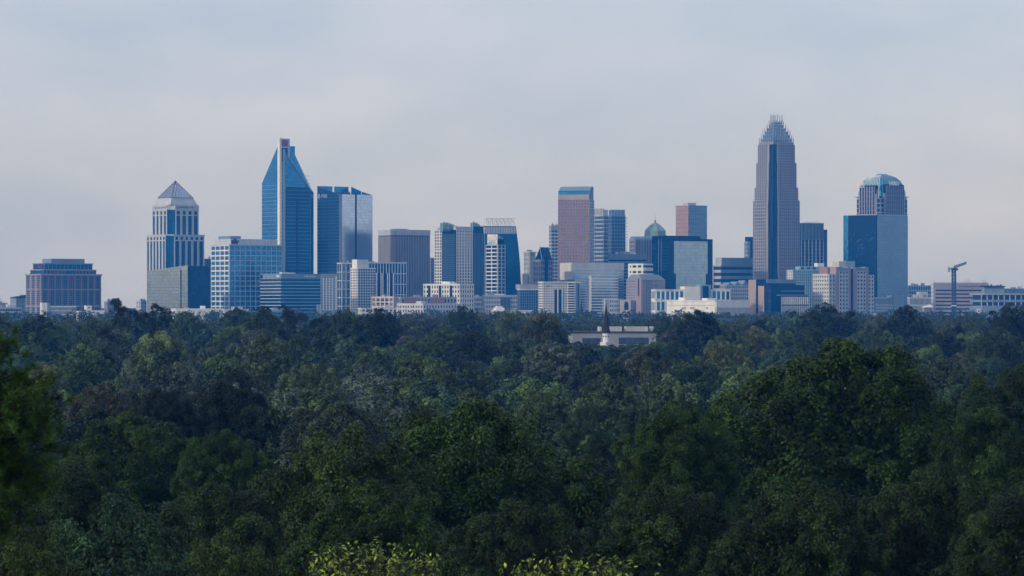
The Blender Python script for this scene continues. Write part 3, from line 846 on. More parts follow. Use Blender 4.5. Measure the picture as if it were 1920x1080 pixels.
# 26 --- red-brown tower with vaulted top
b = Bld('vaulted_tower', 'red-brown tower of square windows with a curved vaulted glass top', 1046.5, 1105.5, 1113.5, 4550, 75)
Z = b.Z; A, B = b.A, b.B
zt = Z(374)
plain(b, 'g_slate', zt)
b.grid('L', 0, 0, B, 0, zt, 11, 40, .42, .46, 'red_brown', 'red_brown', .6, .5)
b.grid('R', 0, 0, A, 0, zt, 4, 40, .35, .35, 'pale_grey', 'pale_grey', .6, .5)
arc = []
zp_ = Z(349)
for i in range(9):
    a_ = math.pi / 2 * i / 8
    arc.append((A * .75 * (1 - math.cos(a_)) , zt + (zp_ - zt) * math.sin(a_)))
prof = arc + [(A, zp_), (A, zt)]
nprof = len(prof)
vv = [(u, .5, z) for u, z in prof] + [(u, B, z) for u, z in prof]
ff = [tuple(range(nprof))[::-1], tuple(range(nprof, 2 * nprof))] + [(i, i + 1, nprof + i + 1, nprof + i) for i in range(nprof - 1)]
b.poly('vaulted_top', 'bluegrey', vv, ff)
b.box('glass_frieze', 'g_blue', -.5, 2.0, .6, B - .3, Z(364), Z(357))
b.box('stone_frieze', 'brown', -.55, 2.0, .6, B - .3, zt + .02, Z(364.3))
rr = Bars()
for i in range(14): rr.bar((A * .8, B * (.1 + .06 * i), zp_), (A * .8, B * (.1 + .06 * i), zp_ + .6 + (i % 3) * .5), .2)
rr.build('antenna', 'dark_grey', b.root)

# 27 --- paired residential towers with comb-like parapets
b, zt = simple('finned_tower', 'blue-grey residential tower with pale upright roof fins just right of the vaulted tower', 1112, 1131, 1142, 403, 4850, 45, 'g_mid', 'pale_grey', 5, 4, 26, .14, .26)
for i in range(7):
    v = b.B * (i + .2) / 7; b.box('roof_fin', 'warm_white', -.4, 2.2, v, v + 1.2, zt + 1.2, b.Z(390.5))
b.box('roof_core', 'cream', 2.3, b.A, 2, b.B, zt + 1.2, b.Z(393))
b, zt = simple('comb_top_tower', 'blue glass residential tower with comb-like parapet and white balconies down its edge', 1141, 1146, 1172.5, 404, 4800, 22, 'g_mid', 'bluegrey', 2, 9, 30, .14, .16)
b.box('roof_screen', 'g_blue', .5, b.A - .5, .5, b.B, zt + 1.2, b.Z(393.5))
for i in range(10):
    u = .6 + i * (b.A - 1.6) / 9; b.box('roof_fin', 'pale_grey', u, u + .5, .1, .497, zt + 1.2, b.Z(391))
for j in range(24):
    z = zt - 3 - j * 3.9; b.box('balcony', 'white', b.A + .1, b.A + 3.6, .5, 5, z, z + 1.1)

# 28 --- vaulted stone block
b = Bld('barrel_roofed_block', 'grey stone block with a small barrel-vaulted roof below the green dome', 1180.5, 1191, 1224, 4750, 35)
zt = b.Z(450)
plain(b, 'g_win', zt)
b.grid('L', 0, 0, b.B, 0, zt, 6, 20, .45, .35, 'granite', 'granite', .6)
b.grid('R', 0, 0, b.A, 0, zt, 11, 0, .48, 0, 'granite', 'granite', .8)
prof = [(b.B * (1 - math.cos(math.pi * i / 10)) / 2, zt + (b.Z(443) - zt) * math.sin(math.pi * i / 10)) for i in range(11)]
n_ = len(prof)
b.poly('barrel_vault', 'bluegrey', [(-.3, v, z) for v, z in prof] + [(b.A, v, z) for v, z in prof], [tuple(range(n_)), tuple(range(n_, 2 * n_))[::-1]] + [(i, n_ + i, n_ + i + 1, i + 1) for i in range(n_ - 1)] + [(n_ - 1, 2 * n_ - 1, n_, 0)])

# 29 / 37 --- banded mid-rises
b, zt = simple('banded_midrise', 'grey mid-rise with dark horizontal window bands left of the green dome', 1140, 1144, 1212, 476.5, 4600, 25, 'g_win', 'bluegrey', 0, 0, 9, 0, .5)
b.grid('R', 0, 0, b.A, 0, zt - 5, 0, 18, 0, .55, 'bluegrey', 'bluegrey', .4, .45)
b.grid('L', 0, 0, b.B, 0, zt - 5, 0, 18, 0, .55, 'rose', 'rose', .4, .45)
b.box('blank_crown', 'bluegrey', -.5, b.A, -.5, b.B, zt - 5, zt)
rooftop_units(b, 'warm_white', zt + 1.2, [(20, 6, 22, 3.5)])
b = Bld('white_banded_block', 'bright white block with black window strips below the green dome', 1179, 1206, 1224, 4480, 55)
zt = b.Z(494)
plain(b, 'g_black', zt)
for y0, y1 in ((494, 497.5), (501.5, 508), (512, 519)):
    b.box('white_band', 'white', -.5, b.A, -.5, b.B, b.Z(y1), b.Z(y0))
for t in (.06, .42, .78, .98):
    b.box('white_pier', 'white', -.45, -.004, b.B * t - 1.3, b.B * t + 1.3, 0, zt - .1)

# 30 --- large pale blue-grey block
b = Bld('pale_block', 'large pale blue-grey office block with a cream end wall', 1050.4, 1071, 1169.4, 4330, 25)
Z = b.Z; zt = Z(493.5)
plain(b, 'pale_grey', zt)
b.box('cream_end_wall', 'cream', -.5, -.004, 0, b.B, Z(519), zt - .5)
b.box('glazing', 'g_ice', 1, b.A - .5, -.25, -.004, 0, Z(506))
b.grid('R', -.25, 1, b.A - .5, 0, Z(506), 30, 20, .12, .34, 'pale_grey', 'pale_grey', .3, .45)
b.box('blank_crown', 'pale_grey', .5, b.A + .3, -.6, b.B, Z(506), zt + .8)
b.box('front_wing', 'pale_grey', b.U(1103), b.U(1153), -9, -.8, 0, Z(517))
wz = Z(517)
b.grid('R', -9, b.U(1103), b.U(1153), 0, wz, 12, 16, .06, .30, 'pale_grey', 'white', .2, .35)
b.box('wing_glazing', 'g_ice', b.U(1103) + .3, b.U(1153) - .3, -9.12, -9.004, 0, wz - 2)
b.box('corner_pavilion', 'pale_grey', b.U(1126), b.A + .2, -14, -9.3, 0, Z(561))
b.grid('R', -14, b.U(1134), b.A, 0, Z(561), 9, 5, .4, .4, 'white', 'white', .4)
b.box('pavilion_glazing', 'g_blue', b.U(1134), b.A - .2, -14.12, -14.004, 0, Z(563))
b.box('low_cube', 'rose', b.U(1056, 0), b.U(1070), -5, -.8, 0, Z(509))

# 31 --- white apartments in front of it
b = Bld('white_apartments', 'white apartment block with rounded balcony end and dark central slots', 1010.6, 1019, 1086.5, 4200, 22)
Z = b.Z; zt = Z(530)
plain(b, 'g_win', zt)
b.grid('R', 0, 0, b.U(1064), 0, zt, 14, 16, .5, .42, 'white', 'white', .6)
b.grid('L', 0, 0, b.B, 0, zt, 3, 16, .3, .45, 'pale_grey', 'white', .6, .9)
b.grid('R', 0, b.U(1064), b.U(1078), 0, zt, 1, 16, .1, .45, 'white', 'white', .6, 2.2)
b.box('blank_end_wall', 'bluegrey', b.U(1078), b.A, -.8, -.01, 0, zt)
b.box('edge_slot', 'g_deep', b.U(1083), b.U(1084.5), -1.0, -.802, 0, zt - 2)
for px in (1039, 1047.5):
    b.box('dark_slot', 'g_deep', b.U(px), b.U(px + 5), -1.1, -.62, 0, Z(543))
    b.box('slot_frame', 'white', b.U(px + 5), b.U(px + 7), -1.3, -.62, 0, Z(542))
parapet(b, 'white', zt, 1.3, 1.2)
b.strokes('dark_sign', 'R', b.U(1023), b.U(1033), -.62, zt - 5, 2.2, 6, seed=8)
rooftop_units(b, 'dark_grey', zt + 1.3, [(b.A * .5, 5, 14, 2.2), (b.A * .78, 6, 7, 3)])

# 32 --- small far spire
b = Bld('church_spire', 'small dark church spire before the pale blue-grey block', 1086, 1089.5, 1094, 3900, 40, cat='spire')
zb = b.Z(590)
b.box('tower', 'grey', 0, b.A, 0, b.B, 0, zb)
b.poly('spire', 'slate', [(0, 0, zb), (b.A, 0, zb), (b.A, b.B, zb), (0, b.B, zb), (b.A / 2, b.B / 2, b.Z(561))], [(0, 1, 4), (1, 2, 4), (2, 3, 4), (3, 0, 4)])

# 34 --- green dome
b = Bld('domed_tower', 'stone tower with a green copper octagonal dome and thin mast', 1206, 1216, 1251, 4820, 35)
zt = b.Z(446)
plain(b, 'granite', zt)
cx_, cy_ = b.A / 2 - 2, b.B / 2 + 2
ce = b.P(1228.5, 446, 14)
R0 = 20.5 * b.k
vv, ff = [], []
prof = [(1.06, 446), (1.06, 440), (1.0, 439.5), (1.0, 433), (.97, 432), (.74, 427), (.47, 421.8), (.2, 418), (.1, 416.8), (.1, 413), (.02, 411)]
for r_, py in prof:
    for q in range(8):
        a_ = math.pi / 8 + q * math.pi / 4
        vv.append((ce.x + R0 * r_ * math.cos(a_), ce.y + R0 * r_ * math.sin(a_), b.Z(py)))
for i in range(len(prof) - 1):
    for q in range(8): ff.append((8 * i + q, 8 * i + (q + 1) % 8, 8 * i + 8 + (q + 1) % 8, 8 * i + 8 + q))
dm = b.poly('dome', 'verdigris', vv, ff)
rb = Bars()
for q in range(8):
    for i in range(4, 7): rb.bar(vv[8 * i + q], vv[8 * i + 8 + q], .35)
rb.bar((ce.x, ce.y, b.Z(412)), (ce.x, ce.y, b.Z(397)), .14)
b.under(rb.build('dome_ribbing', 'slate_green', b.root), dm)

# 35 --- rose and grey tower
b = Bld('rose_grey_tower', 'plain tower with a rose-coloured left face behind the black-framed mirror block', 1267.6, 1291.5, 1325.4, 4950, 38)
zt = b.Z(386)
plain(b, 'g_slate', zt)
b.box('rose_cladding', 'terracotta', -.5, -.004, .4, b.B, 0, zt - .2)
b.grid('L', -.5, .4, b.B, 0, zt, 8, 26, .2, .18, 'red_brown', 'red_brown', .15, .25)
b.grid('R', 0, 0, b.A, 0, zt, 10, 26, .10, .16, 'bluegrey', 'bluegrey', .3, .25)
parapet(b, 'brown', zt, 1.0, .5)
b.box('penthouse', 'pale_grey', b.A * .15, b.A * .6, 8, b.B * .7, zt + 1, b.Z(380))
an = Bars()
for i in range(6): an.bar((b.A * (.1 + .12 * i), 9, b.Z(381)), (b.A * (.1 + .12 * i), 9, b.Z(378.5 - (i % 3))), .2)
an.build('antenna', 'dark_grey', b.root)

# 36 --- black-framed mirror block
b = Bld('mirror_block', 'dark slab framing a pale greenish mirror-glass face', 1222, 1256, 1336.3, 4500, 30)
Z = b.Z; zt = Z(447.5)
plain(b, 'g_black', zt)
vv = [(b.U(x), -1.0, z) for x, z in ((1267, 0), (1322.5, 0), (1322.5, Z(513)), (1326, Z(513)), (1326, Z(452)), (1263.3, Z(452)), (1263.3, Z(513)), (1267, Z(513)))]
n_ = len(vv); bk_ = [(u, -.02, z) for u, v, z in vv]
b.poly('mirror_face', 'g_panel', vv + bk_, [tuple(range(n_)), tuple(range(n_, 2 * n_))[::-1]] + [(i, n_ + i, n_ + (i + 1) % n_, (i + 1) % n_) for i in range(n_)])
b.box('upper_storey', 'g_black', b.U(1246, 10), b.U(1313, 10), 10, b.B - 4, zt, Z(441.5))
for px in (1235, 1240):
    v = b.V(px); b.box('edge_rib', 'bluegrey', -.3, -.004, v - .4, v + .4, 0, zt)
for j in range(1, 25): b.box('floor_line', 'slate', -.2, -.004, .5, b.V(1241), j * 4.3, j * 4.3 + .5)

# 38 --- rose hotel with hip roofs
b = Bld('hip_roofed_hotel', 'pinkish hotel with grey-green hipped roofs and a pointed central gable', 1175, 1204, 1246.5, 4320, 42)
Z = b.Z; zt = Z(525)
plain(b, 'g_win', zt)
b.grid('L', 0, 0, b.B, 0, zt, 7, 15, .55, .5, 'rose', 'rose', .6)
b.grid('R', 0, 0, b.U(1223), 0, zt, 6, 15, .5, .45, 'rose', 'rose', .6)
b.box('plain_wall', 'rose', b.U(1223), b.A, -.62, -.004, 0, zt)
b.poly('hipped_roof', 'slate_green', [(-1, -1, zt), (b.A + 1, -1, zt), (b.A + 1, b.B + 1, zt), (-1, b.B + 1, zt), (4, 6, Z(514.5)), (b.A - 6, 6, Z(514.5)), (b.A - 6, b.B - 4, Z(514.5)), (4, b.B - 4, Z(514.5))],
       [(0, 1, 5, 4), (1, 2, 6, 5), (2, 3, 7, 6), (3, 0, 4, 7), (4, 5, 6, 7)])
vc = b.V(1199)
b.poly('central_gable', 'pink', [(-1.4, vc - 5, 0), (-1.4, vc + 5, 0), (-1.4, vc + 5, Z(525)), (-1.4, vc, Z(514)), (-1.4, vc - 5, Z(525)), (6, vc - 5, 0), (6, vc + 5, 0), (6, vc + 5, Z(525)), (6, vc, Z(514)), (6, vc - 5, Z(525))],
       [(0, 4, 3, 2, 1), (5, 6, 7, 8, 9), (2, 3, 8, 7), (3, 4, 9, 8), (0, 5, 9, 4), (1, 2, 7, 6)])
b.box('gable_slot', 'g_win', -1.7, -1.404, vc - .9, vc + .9, Z(555), Z(522))
b.box('entrance_wing', 'rose', -9, -1.8, b.V(1192), b.V(1172), 0, Z(563))
ar = []
va, zr_ = b.V(1184), Z(571)
for i in range(13): ar.append((-9.1, va + 4 * math.cos(math.pi * i / 12), zr_ + 4 * math.sin(math.pi * i / 12)))
b.poly('arched_window', 'g_win', ar + [(-9.1, va - 4, zr_ - 7), (-9.1, va + 4, zr_ - 7)], [tuple(range(15))[::-1]])
b.strokes('dark_sign', 'R', b.U(1225), b.U(1232), -.62, Z(537), 1.6, 6, seed=9)

# 39/40 --- white low fronts
b = Bld('white_glass_hall', 'low white hall with tall blue windows and a dark glass centre block', 1222, 1230, 1369, 4180, 16)
Z = b.Z; zt = Z(544)
plain(b, 'g_blue', zt)
b.grid('R', 0, 0, b.A, 0, zt, 16, 3, .32, .22, 'white', 'white', .6, .5)
b.grid('L', 0, 0, b.B, 0, zt, 3, 3, .3, .22, 'white', 'white', .6, .5)
parapet(b, 'white', zt, 1, .7)
b.box('centre_block', 'white', b.U(1283), b.U(1312), -2, 16, 0, Z(537))
b.box('centre_tower', 'bluegrey', b.U(1312), b.U(1331.5), -3, 14, 0, Z(533.5))
b.box('tower_glazing', 'g_deep', b.U(1316), b.U(1327), -3.3, -3.004, 0, Z(536))
b.strokes('red_sign', 'R', b.U(1248), b.U(1262), -.72, zt - .6, 1.5, 7, seed=10)
b = Bld('exhibition_hall', 'long bright white windowless hall with a colonnaded side, nearest the trees', 1250, 1340.6, 1404, 4060, 48)
Z = b.Z; zt = Z(563)
plain(b, 'roof_white', zt - 1)
parapet(b, 'roof_white', zt - 1, 1, .6)
b.grid('R', 0, 1, b.A, 0, Z(577), 26, 0, .35, 0, 'white', 'white', 1.4)
b.box('colonnade_beam', 'roof_white', 0.5, b.A, -1.7, -.01, Z(577), zt - 1.6)
b.box('painted_shadow_gap', 'dark_grey', 1, b.A - .5, -.2, -.004, 0, Z(577))  # shade behind the columns drawn as a dark grey sheet
b.box('side_belt', 'pale_grey', -.3, -.004, 0, b.B, Z(573), Z(572))
for t in (.14, .42, .47, .6, .64): b.box('vent', 'grey', -.25, -.004, b.B * t, b.B * t + 3.2, Z(579.5), Z(576))
for i, (u, v, w, h) in enumerate(((10, 20, 12, 2.6), (16, 60, 14, 3.4), (8, 100, 9, 2.2), (30, 30, 10, 2.5))):
    b.box('rooftop_unit', 'roof_white', u, u + w, v, v + w * .7, zt, zt + h)

# 41-43
b = Bld('dark_banded_office', 'dark office with strong horizontal bands left of the tallest tower', 1337.4, 1352, 1415, 4650, 28)
Z = b.Z; zt = Z(497)
plain(b, 'g_win', zt)
b.grid('R', 0, 0, b.A, 0, zt, 0, 9, 0, .55, 'bluegrey', 'bluegrey', .5, .7)
b.grid('L', 0, 0, b.B, 0, zt, 0, 9, 0, .45, 'pale_grey', 'pale_grey', .5, .7)
b.box('plant_storey', 'bluegrey', 3, b.A, 3, b.B - 2, zt, Z(483))
b.box('pale_end', 'pale_grey', 2.4, 2.99, 3, b.B - 2, zt, Z(483.5))
b, zt = simple('stepped_glass_slab', 'stepped blue glass slab peeping out left of the tallest tower', 1396, 1401, 1406, 453, 5000, 35, 'g_blue', 'pale_grey', 2, 2, 18, .3, .2)
b.box('upper_slab', 'g_deep', b.A * .8, b.A + 8, 2, b.B + 4, 0, b.Z(444))
b = Bld('gabled_apartments', 'pale low apartment block with gabled roofs right of the bright white hall', 1350, 1362, 1404, 4300, 28)
Z = b.Z; zt = Z(535)
plain(b, 'g_win', zt)
b.grid('R', 0, 0, b.A, 0, zt, 10, 10, .5, .45, 'pale_grey', 'pale_grey', .5)
b.grid('L', 0, 0, b.B, 0, zt, 4, 10, .5, .45, 'rose', 'rose', .5)
for i in range(3):
    u0 = b.A * (.02 + .33 * i); u1 = u0 + b.A * .3
    b.poly('gabled_roof', 'bluegrey', [(u0, -.6, zt), (u1, -.6, zt), ((u0 + u1) / 2, -.6, Z(530 - i * 2.2)), (u0, b.B, zt), (u1, b.B, zt), ((u0 + u1) / 2, b.B, Z(530 - i * 2.2))], [(0, 1, 2), (3, 5, 4), (0, 2, 5, 3), (1, 4, 5, 2), (0, 3, 4, 1)])

# 44 --- the tallest tower
b = Bld('tallest_tower', 'tallest tower, rosy granite with stepped shoulders and a crown of pale spikes', 1412.5, 1449, 1499, 4600, 37)
Z = b.Z; A, B = b.A, b.B
def ring(e, nt):
    return [(e + nt, e), (A - e, e), (A - e, B - e), (e, B - e), (e, e + nt), (e + nt * .45, e + nt * .45)]
tiers = [(0.0, 0, 375, 9.0, 36), (1.45, 375, 350.6, 8.5, 5), (3.1, 350.6, 304, 8.0, 9), (4.7, 304, 270, 7.0, 7)]
for e, yb_, yt_, nt, nf in tiers:
    z0 = 0.0 if yb_ == 0 else Z(yb_); z1 = Z(yt_)
    b.prism('shaft', 'g_win', ring(e, nt), z0, z1)
    nR = max(6, int((A - 2 * e - nt) / 3.6)); nL = max(5, int((B - 2 * e - nt) / 3.6))
    b.grid('R', e, e + nt, A - e, z0, z1, nR, nf, .52, .38, 'granite', 'granite', .7, .5)
    b.grid('L', e, e + nt, B - e, z0, z1, nL, nf, .52, .38, 'granite', 'granite', .7, .5)
    b.box('corner_pier', 'granite', e - .9, e - .72, e + nt, e + nt + 2.4, z0, z1)
    b.box('corner_pier', 'granite', e + nt, e + nt + 1.8, e - .9, e - .72, z0, z1)
    c0 = e + nt * .45
    b.prism('corner_glass_bay', 'g_deep', [(c0 - 1.2, c0 - 1.2), (c0 + 1.4, c0 - 2.2), (c0 + 1.5, c0 + 1.5), (c0 - 2.2, c0 + 1.4)], z0, z1 - .5)
crown = [(6.0, 270, 264), (7.6, 264, 257.5), (9.4, 257.5, 250.5), (11.3, 250.5, 244), (13.5, 244, 237.5), (15.8, 237.5, 231), (18.0, 231, 220)]
mA, mB = A / 2, B / 2
for i, (e, yb_, yt_) in enumerate(crown):
    eu, ev = min(e, mA - 4.2), min(e, mB - 4.2)
    z0, z1 = Z(yb_), Z(yt_)
    b.box('crown_step', 'g_slate' if i > 0 else 'granite', eu, A - eu, ev, B - ev, z0, z1 - (5.5 if i == 6 else .6))
    nR = max(3, int((A - 2 * eu) / 4.0)); nL = max(3, int((B - 2 * ev) / 4.0))
    for j in range(nR + 1):
        u = eu + (A - 2 * eu) * j / nR
        b.box('crown_spike', 'steel', u - .4, u + .4, ev - .6, ev + .1, z0, z1 + 4.2 + (j % 2) * 1.4)
    for j in range(nL + 1):
        v = ev + (B - 2 * ev) * j / nL
        b.box('crown_spike', 'steel', eu - .6, eu + .1, v - .4, v + .4, z0, z1 + 4.2 + (j % 2) * 1.4)

# 45
b = Bld('dark_ribbed_tower', 'shorter dark ribbed office tower directly right of the tallest tower', 1490, 1502, 1552, 4850, 22)
Z = b.Z
zt, zs_ = Z(419), Z(430)
b.box('core', 'g_win', 0, b.U(1544), 0, b.B, 0, zt)
b.box('shoulder', 'g_win', b.U(1544) + .01, b.A, 2, b.B, 0, zs_)
b.grid('R', 0, 0, b.U(1544), Z(449), zt, 16, 0, .35, 0, 'bluegrey', 'grey', .9)
b.grid('R', 0, 0, b.U(1544), 0, Z(449), 6, 24, .3, .16, 'granite', 'bluegrey', .8, .4)
b.grid('R', 2, b.U(1544) + .4, b.A, 0, zs_, 4, 0, .35, 0, 'bluegrey', 'bluegrey', .6)
b.box('roof_edge', 'grey', -.3, b.U(1544) + .3, -.95, b.B, zt, zt + 1)
b.strokes('steel', 'R', 6, b.U(1538), -.4, zt + 1, 1.8, 9, name='roof_railing', seed=11)

# 46 --- teal apartments
b, zt = simple('teal_apartments', 'pale teal apartment slab with one white end below the tallest tower', 1475.6, 1487, 1556, 505.5, 4350, 25, 'g_mid', 'teal_paint', 0, 18, 18, .45, .42)
b.grid('L', 0, 0, b.B, 0, zt, 3, 18, .6, .5, 'warm_white', 'warm_white', .5)
b.box('roof_storey', 'teal_paint', b.U(1503), b.A, 3, b.B, zt + 1.2, b.Z(499.5))
for i in range(4): b.box('roof_window', 'g_win', b.U(1504 + i * 11), b.U(1510 + i * 11), 2.8, 2.997, zt + 2, zt + 4.2)
rooftop_units(b, 'roof_white', zt + 5.4, [(b.U(1537), 6, 10, 4.5)])

# 47 --- copper-finned dark block
b = Bld('copper_fin_block', 'dark block with copper-coloured striped panels below the tallest tower', 1403.6, 1437, 1492, 4230, 42)
Z = b.Z; zt = Z(524)
plain(b, 'g_black', zt)
b.box('top_screen', 'bluegrey', 0.2, b.A + .4, -.8, -.004, Z(531), zt + .4)
for i in range(18): b.box('screen_rib', 'pale_grey', i * b.A / 18, i * b.A / 18 + .35, -1.05, -.804, Z(530.6), zt + .4)
for x0, x1, yt_ in ((1404, 1418, 524.3), (1422, 1436.5, 536)):
    n_ = 5
    for i in range(n_):
        v0 = b.V(x1) + (b.V(x0) - b.V(x1)) * i / n_
        b.box('copper_panel', 'copper', -.7, -.004, v0 + .25, b.V(x1) + (b.V(x0) - b.V(x1)) * (i + 1) / n_ - .25, 0, Z(yt_))
b.box('dark_link', 'g_black', -.9, -.72, b.V(1422) + .3, b.V(1418) - .3, 0, Z(560))
b = Bld('fin_fronted_block', 'low dark block with a rank of pale vertical fins before the copper-panelled block', 1460, 1464, 1516, 4120, 14)
Z = b.Z; zt = Z(554)
plain(b, 'g_black', zt)
for i in range(14):
    u = b.A * (i + .35) / 14
    b.box('vertical_fin', 'white', u, u + b.A / 14 * .42, -.8, -.004, Z(571), Z(556.5))
    b.box('vertical_fin', 'pale_grey', u, u + b.A / 14 * .42, -.8, -.004, 0, Z(573))
b.box('roof_edge', 'bluegrey', -1, b.A + .8, -1.1, b.B + 8, zt, zt + .8)
b.box('rear_volume', 'g_black', b.U(1445, 14), b.U(1508, 14), 14, 40, 0, Z(534))
b.box('roof_rail', 'steel', b.U(1465, 13), b.U(1512, 13), 13.4, 13.9, Z(546), Z(545.2))
b.box('edge_fin', 'rose', .2, 1.2, -1.0, -.82, 0, Z(556))

# 48 --- crowned tower with vaulted slatted roof
b = Bld('slatted_crown_tower', 'granite tower with a faceted slatted glass crown and white lettering', 1605, 1651, 1702.5, 4750, 42)
Z = b.Z; A, B = b.A, b.B
zs_ = Z(372)
plain(b, 'g_deep', zs_, u0=1, u1=A - 1, v0=1, v1=B - 1)
for side, L in (('R', A), ('L', B)):
    b.grid(side, 1, 1, L - 1, 0, zs_, 3, 26, .08, .16, 'granite', 'pale_grey', .6, .5)
for t, (x0, y0) in enumerate(((0, 0), (A, 0), (0, B), (A, B))):
    su = -1 if x0 == 0 else 1; sv = -1 if y0 == 0 else 1
    b.poly('flared_corner', 'bluegrey', [(x0 - su * 7, y0 - sv * 7, zs_ - 1), (x0 - su * 1, y0 - sv * 7, zs_ - 1), (x0 - su * 7, y0 - sv * 1, zs_ - 1), (x0 - su * 7, y0 - sv * 7, zs_ + 2), (x0 + su * 1.8, y0 + sv * 1.8, zs_ + 4)],
           [(0, 1, 2), (1, 4, 2), (3, 4, 1), (3, 2, 4), (0, 3, 1), (0, 2, 3)])
# granite bays standing out in the middle of each face and rising above the shoulder
zbR, zbL = Z(345), Z(347)
gb = b.box('granite_bay', 'g_win', A * .17, A * .82, -1.5, B * .4, 0, zbR)
b.grid('R', -1.5, A * .17, A * .82, 0, zbR - 2, 10, 28, .35, .10, 'granite', 'bluegrey', .6, .3)
gl = b.box('granite_bay', 'g_win', -1.5, A * .4, B * .2, B * .82, 0, zbL)
b.grid('L', -1.5, B * .2, B * .82, 0, zbL - 2, 6, 28, .4, .12, 'granite', 'bluegrey', .7, .3)
b.box('bay_shoulder', 'granite', A * .13, A * .88, -.9, B * .3, 0, Z(362))
b.box('bay_shoulder', 'granite', -.9, A * .3, B * .14, B * .87, 0, Z(364))
b.text('TRUIST', 'white_sign', 'R', A * .24, -2.2, zbR - 1.2, 7.2, ext=.3, bold=2.5, parent=gb)
em = Bars()
q0, q1, zq = B * .62, B * .79, zbL - 2.5
for a0_, a1_, y0_, y1_ in ((q0, q1, 0, .8), (q0, q1, 6.6, 7.4), (q0, q0 + .8, 0, 7.4), (q1 - .8, q1, 0, 7.4)): em.box(-2.6, -1.9, a0_, a1_, zq + y0_, zq + y1_)
for a0_, a1_, y0_, y1_ in ((q0 + 2, q1 - 2, 4.6, 5.6), ((q0 + q1) / 2 - .5, (q0 + q1) / 2 + .5, 1.6, 5)): em.box(-2.6, -1.9, a0_, a1_, zq + y0_, zq + y1_)
b.under(em.build('emblem', 'white_sign', b.root), gl)
# crown: facets curving inwards, with slats
lv = [(1.0, 371), (.97, 358), (.88, 346), (.76, 337), (.58, 331), (.36, 327.5), (.16, 324.5)]
vv, ff = [], []
for f_, py in lv:
    hu, hv = (A / 2 - 2) * f_, (B / 2 - 2) * f_
    vv += [(A / 2 - hu, B / 2 - hv, Z(py)), (A / 2 + hu, B / 2 - hv, Z(py)), (A / 2 + hu, B / 2 + hv, Z(py)), (A / 2 - hu, B / 2 + hv, Z(py))]
for i in range(len(lv) - 1):
    for j in range(4): ff.append((4 * i + j, 4 * i + (j + 1) % 4, 4 * i + 4 + (j + 1) % 4, 4 * i + 4 + j))
k = 4 * (len(lv) - 1); ff.append((k, k + 1, k + 2, k + 3))
b.poly('crown_glazing', 'g_teal', vv, ff)
for j, cnt in ((0, 12), (3, 12)):
    for q in range(1, cnt):
        t = q / cnt
        sl = Bars()
        for i in range(len(lv) - 2):
            p0 = Vector(vv[4 * i + j]).lerp(Vector(vv[4 * i + (j + 1) % 4]), t)
            p1 = Vector(vv[4 * i + 4 + j]).lerp(Vector(vv[4 * i + 4 + (j + 1) % 4]), t)
            sl.bar(p0, p1, .42)
        sl.build('crown_slat', 'fin_white' if j == 3 else 'bluegrey', b.root)  # sunny side white, other side blue-grey: lighting put into the slat colour
an = Bars()
for i in range(4): an.bar((A * (.35 + .1 * i), B / 2, Z(326)), (A * (.35 + .1 * i), B / 2, Z(321 + i % 3)), .16)
an.build('antenna', 'dark_grey', b.root)

# 49 --- glass tower in front
b = Bld('two_tone_glass_tower', 'broad glass tower, dark left face and grey right face, before the slatted crown tower', 1582, 1644, 1700.5, 4480, 47)
Z = b.Z; zt = Z(403.5)
plain(b, 'g_deep', zt)
b.box('front_curtain_wall', 'g_slate', .6, b.A + .5, -.7, -.004, 0, zt + .4)  # paler than the side wall: sky reflection painted in by glass tint
b.box('edge_glazing', 'g_blue', -.6, -.004, b.V(1591), b.B + .3, 0, zt + .3)
b.box('side_curtain_wall', 'g_deep', -.5, -.004, .5, b.V(1591.4), 0, zt)
b.box('roof_edge', 'pale_grey', -.2, b.A + .4, -.4, b.B, zt + .41, zt + 1.2)
b.box('edge_strip', 'steel', b.A + .51, b.A + 1.4, -.6, 1, 0, zt)
rr_ = random.Random(5)
for i in range(70):
    px = 1593 + rr_.random() * 50; py = 435 + rr_.random() * 100
    v = b.V(px); z = Z(py)
    b.box('painted_lit_pane', 'g_slate', -.56, -.504, v, v + .8, z, z + 1.0)  # lit look comes from paler glass colour, the panes don't glow

# 50 --- white and rose apartments
b = Bld('rose_striped_apartments', 'white apartment block striped with rose-coloured piers before the two-tone glass tower', 1524.5, 1554, 1638.5, 4150, 38)
Z = b.Z; zt = Z(515); zh_ = Z(501)
plain(b, 'g_win', zt)
b.grid('L', 0, 0, b.B, 0, zt, 7, 12, .5, .5, 'warm_white', 'warm_white', .6)
b.grid('R', 0, 0, b.U(1566), 0, zt, 2, 12, .55, .5, 'pale_grey', 'pale_grey', .6)
b.grid('R', 0, b.U(1626.5), b.A, 0, zt, 2, 12, .55, .5, 'pale_grey', 'pale_grey', .6)
for x0, x1 in ((1571, 1588), (1604, 1621)):
    b.box('tall_bay', 'g_win', b.U(x0), b.U(x1), -2, b.B * .7, 0, zh_ - 1)
    b.grid('R', -2, b.U(x0), b.U(x1), 0, zh_ - 4, 3, 13, .45, .45, 'pale_grey', 'pale_grey', .6)
    b.box('bay_head', 'bluegrey', b.U(x0), b.U(x1), -2.8, -2.004, zh_ - 4, zh_ - .9)
for x0, x1 in ((1566, 1571), (1588, 1593), (1598.5, 1604), (1621, 1626.5)):
    b.box('rose_pier', 'pink', b.U(x0), b.U(x1), -1.8, b.B * .6, 0, zh_ + (.4 if x0 < 1600 else .8))
b.box('dark_recess', 'g_deep', b.U(1593), b.U(1598.5), -.6, b.B * .5, 0, zh_ - 2)
b.box('roof_box', 'cream', b.U(1573, 8), b.U(1586, 8), 8, 20, zh_, Z(489.5))
